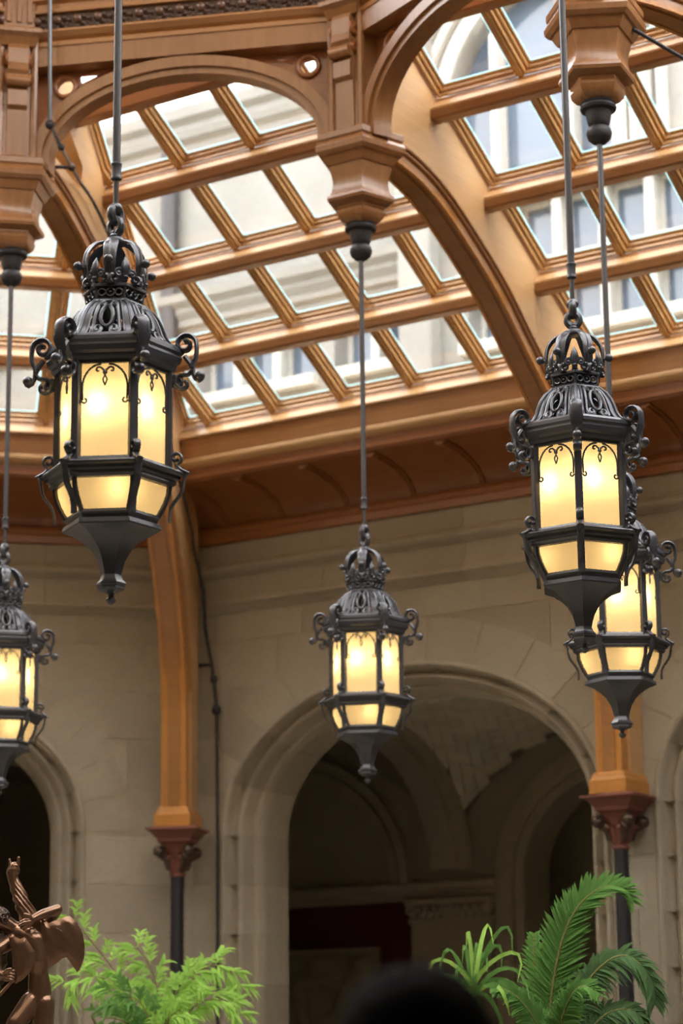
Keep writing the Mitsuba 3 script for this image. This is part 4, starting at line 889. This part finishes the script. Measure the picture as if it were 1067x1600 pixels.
# feather palm, right
PO = np.array([2.02, 2.06, 0.0])
pl = thing('feather_palm', 'feather palm with one tall green frond and arching side fronds, before the right column', 'palm')
planter(pl, PO, .36, .6); add(pl, 'trunk', tube([PO+Z*(-EYE+.5), PO+Z*(-.7)+VR*.02, PO+VR*-.03+Z*.12], [.06, .05, .03], 10), 'stem', True)
frond(pl, PO, [(-.06, 0, .10), (-.03, .0, .45), (.02, .02, .70), (.11, .05, .92), (.22, .08, 1.03), (.32, .10, 1.06), (.42, .12, .98)], 80, .20, .013, 'leaf', .55, .1, 1)
frond(pl, PO, [(-.02, .03, .05), (.10, .10, .42), (.22, .16, .60), (.36, .22, .67), (.47, .26, .58), (.51, .28, .42)], 70, .17, .014, 'leaf_deep', .5, .5, 2)
frond(pl, PO, [(-.05, .03, .05), (-.12, .10, .30), (-.20, .16, .42), (-.29, .22, .49), (-.36, .26, .50)], 54, .15, .015, 'leaf', .5, .3, 3)
frond(pl, PO, [(-.02, .06, .0), (.0, .16, .28), (.04, .24, .42), (.10, .32, .50), (.18, .38, .47)], 52, .15, .014, 'leaf', .5, .4, 4)
frond(pl, PO, [(-.04, .03, .0), (-.16, .16, .16), (-.26, .24, .24), (-.36, .3, .26)], 30, .16, .013, 'leaf_deep', .5, .4, 5)
frond(pl, PO, [(0, .03, .0), (.14, .12, .22), (.26, .2, .36), (.36, .26, .38), (.44, .3, .3)], 52, .16, .014, 'leaf_deep', .5, .4, 6)
frond(pl, PO, [(-.02, -.05, .1), (-.06, -.12, .4), (-.10, -.16, .62), (-.10, -.2, .8)], 30, .15, .011, 'leaf', .6, .2, 7)
# strap-leaved plant
GO = np.array([1.62, 1.72, 0.0]) + VR*0.0
sp = thing('strap_leaf_plant', 'small plant with long arching strap leaves, left of the feather palm', 'plant')
GO = PO - VR*.47 + VT*.15
planter(sp, GO - VR*.30, .26, .5); add(sp, 'stem', tube([GO - VR*.30 + Z*(-EYE+.42), GO - VR*.12 + Z*(-.6), GO + Z*.47], [.03, .025, .018], 8), 'stem', True)
rg = np.random.default_rng(5)
for i, (dx, dz) in enumerate(((-.22, .17), (-.26, .08), (-.20, .02), (-.03, .32), (-.06, .24), (.03, .26), (.10, .36), (.20, .34), (.14, .24), (.22, .20), (.27, .12), (.24, .05), (-.12, -.04), (.13, -.08), (.05, -.14), (-.05, -.12), (-.17, .22), (.06, .2), (.17, .0), (-.1, .12))):
    q = smooth_path([np.zeros(3), VR*dx*.45 + Z*(dz*.62+.06) + VT*rg.uniform(-.05, .1), VR*dx*.85 + Z*(dz+.03) + VT*rg.uniform(-.05, .15), VR*dx*1.12 + Z*(dz-.06-abs(dx)*.3) + VT*rg.uniform(-.05, .2)], 9) + GO + Z*.46
    w = np.interp(np.linspace(0, 1, 9), [0, .3, .75, 1], [.009, .013, .010, .001]); s = np.cross(np.gradient(q, axis=0), VT+Z*.3); s /= np.linalg.norm(s, axis=1, keepdims=True)
    v = np.stack([q - s*w[:, None], q - VT*.004, q + s*w[:, None]], 1).reshape(-1, 3); f = [t for a in range(8) for k in (0, 1) for t in ([3*a+k, 3*a+k+1, 3*a+k+4], [3*a+k, 3*a+k+4, 3*a+k+3])]
    add(sp, 'leaf', TM(v, f), 'leaf_light' if i % 3 == 0 else 'leaf', True)
# light green shrub, left
FO = np.array([-1.00, 2.46, 0.0])
sh_ = thing('leafy_shrub', 'light green shrub with feathery leafy branches, at the foot of the left column', 'shrub')
planter(sh_, FO, .4, .6)
add(sh_, 'trunk', tube([FO+Z*(-EYE+.5), FO+Z*-.6, FO+Z*.1], [.04, .03, .02], 8), 'stem', True)
def spray(pts, nl, L, seed, mat):
    r = np.random.default_rng(seed); c = smooth_path([local(FO, p) for p in pts], 24); key = add(sh_, 'branch', tube(c, np.linspace(.009, .003, 24), 5), 'stem', True); tg = np.gradient(c, axis=0); tg /= np.linalg.norm(tg, axis=1, keepdims=True); ms = []
    for i in range(nl):
        t = .25+.75*i/(nl-1); a = min(23, int(t*23)); s = np.cross(tg[a], VT+Z*.6); s /= np.linalg.norm(s)
        for sg in (-1, 1):
            d = s*sg*r.uniform(.5, 1) + tg[a]*r.uniform(.5, 1.0) + r.normal(0, .18, 3); q0 = c[a]; l1 = L*r.uniform(.7, 1.2)
            for u in (.3, .55, .8, 1.0):
                for s2 in (-1, 1):
                    dd = d + s2*.6*np.cross(d, VT) + r.normal(0, .15, 3); ms.append(blade(q0 + d/np.linalg.norm(d)*l1*u, dd, VT+Z*.5, L*.9*r.uniform(.7, 1.2), L*.085, .4, 4))
            ms.append(tube([q0, q0 + d/np.linalg.norm(d)*l1], .002, 4))
    add(key, 'leaves', cat(ms), mat, True, kind='stuff')
for i, (pts, n, mat) in enumerate((([(.0, 0, .05), (-.12, .05, .36), (-.26, .08, .62), (-.42, .1, .84), (-.58, .1, 1.03)], 11, 'leaf_light'), ([(.0, .05, .05), (-.16, .12, .42), (-.30, .16, .62), (-.48, .2, .68), (-.60, .22, .64)], 12, 'leaf_light'), ([(.02, .03, .05), (.06, .1, .42), (.16, .14, .66), (.30, .18, .74), (.46, .2, .62)], 12, 'leaf_light'),
        ([(.02, .06, .05), (.1, .16, .35), (.22, .24, .50), (.36, .28, .52), (.47, .3, .44)], 11, 'leaf_light'), ([(.0, 0, .1), (-.03, .05, .45), (-.08, .08, .70), (-.18, .1, .86)], 10, 'leaf_light'), ([(.0, .06, .05), (-.08, .2, .38), (-.18, .26, .54), (-.30, .3, .56)], 10, 'leaf'), ([(.0, .06, .1), (.03, .18, .42), (.09, .24, .58), (.2, .3, .66)], 10, 'leaf_light'), ([(0, .05, .1), (.0, .2, .3), (.05, .3, .42), (.12, .36, .46)], 9, 'leaf_light'), ([(0, .0, .1), (-.1, .1, .25), (-.22, .2, .38), (-.36, .28, .42)], 9, 'leaf'))):
    spray(pts, n, .10, 20+i, mat)
add(sh_, 'bare_twig', tube([local(FO, p) for p in ((-.30, .1, .20), (-.42, .12, .36), (-.46, .12, .43), (-.43, .12, .46))], [.012, .011, .008, .004], 6), 'stem', True)

# ------------------------------------------------------------------ spectator in front of the camera (only the top of the head is in view)
PM = frame(np.array([6.61, -7.007, 0.0]), np.array([.82, .56, 0]), np.array([-.56, .82, 0]), Z)   # right, ahead, up
pe = thing('person', 'black-haired person seen from behind at the bottom edge, only the top of the head showing', 'person')
b = []
b += chain([(0, .0, -.26, .055), (0, .0, -.12, .055)]) + [bone((0, .02, .02), (0, -.01, .035), .085, .088), bone((0, .02, .0), (0, .05, -.08), .075, .05)]
b += [bone((-.17, 0, -.30), (.17, 0, -.30), .06, .06), bone((-.14, 0, -.36), (-.11, 0, -.80), .09, .085), bone((.14, 0, -.36), (.11, 0, -.80), .09, .085), bone((0, 0, -.36), (0, 0, -.8), .10, .10)]
for s in (-1, 1):
    b += chain([(s*.19, 0, -.31, .055), (s*.235, .0, -.60, .042), (s*.235, .06, -.85, .03), (s*.23, .09, -.93, .026)])
    for k, (dx, l) in enumerate(((-.02, .07), (-.007, .085), (.007, .08), (.02, .065))): b += chain([(s*.23, .095+dx, -.94, .012), (s*.225, .10+dx, -.94-l*.6, .0095), (s*.215, .105+dx, -.94-l, .008)])
    b += chain([(s*.22, .12, -.91, .012), (s*.205, .145, -.95, .010), (s*.20, .15, -.975, .009)])
    b += chain([(s*.09, 0, -.82, .09), (s*.095, .01, -1.18, .06), (s*.095, -.01, -1.53, .042), (s*.10, .12, -EYE+.04, .035)])
b += [bone((0, .10, -.005), (0, .113, -.02), .016, .013)]
for s in (-1, 1): b += [bone((s*.088, .01, .02), (s*.092, .0, -.02), .018, .014)]
m = blend(b, .016, 8); m.apply_transform(PM); add(pe, 'body', m, 'skin', True)
hm = blend([bone((0, .0, .05), (0, -.03, .035), .113, .113), bone((0, -.05, .0), (0, -.06, -.10), .10, .08), bone((-.07, -.02, 0), (-.07, -.02, -.05), .055, .05), bone((.07, -.02, 0), (.07, -.02, -.05), .055, .05)], .012, 6)
v = hm.vertices; hm.vertices = v + hm.vertex_normals*(.006*(meshkit.fbm(v*30, 3, 2)-.5))[:, None]; hm.apply_transform(PM); add(pe, 'hair', hm, 'hair', True)
cl = [bone((-.17, 0, -.30), (.17, 0, -.30), .072, .072), bone((-.14, 0, -.36), (-.11, 0, -.86), .102, .105), bone((.14, 0, -.36), (.11, 0, -.86), .102, .105), bone((0, 0, -.36), (0, 0, -.86), .115, .12)]
for s in (-1, 1): cl += chain([(s*.19, 0, -.31, .067), (s*.235, .0, -.60, .054), (s*.235, .055, -.83, .042)])
m = blend(cl, .02, 6); m.apply_transform(PM); add(pe, 'jacket', m, 'cloth_dark', True)
tr = []
for s in (-1, 1): tr += chain([(s*.09, 0, -.84, .105), (s*.095, .01, -1.18, .076), (s*.095, -.01, -1.51, .06)])
m = blend(tr, .02, 6); m.apply_transform(PM); add(pe, 'trousers', m, 'cloth_dark', True)
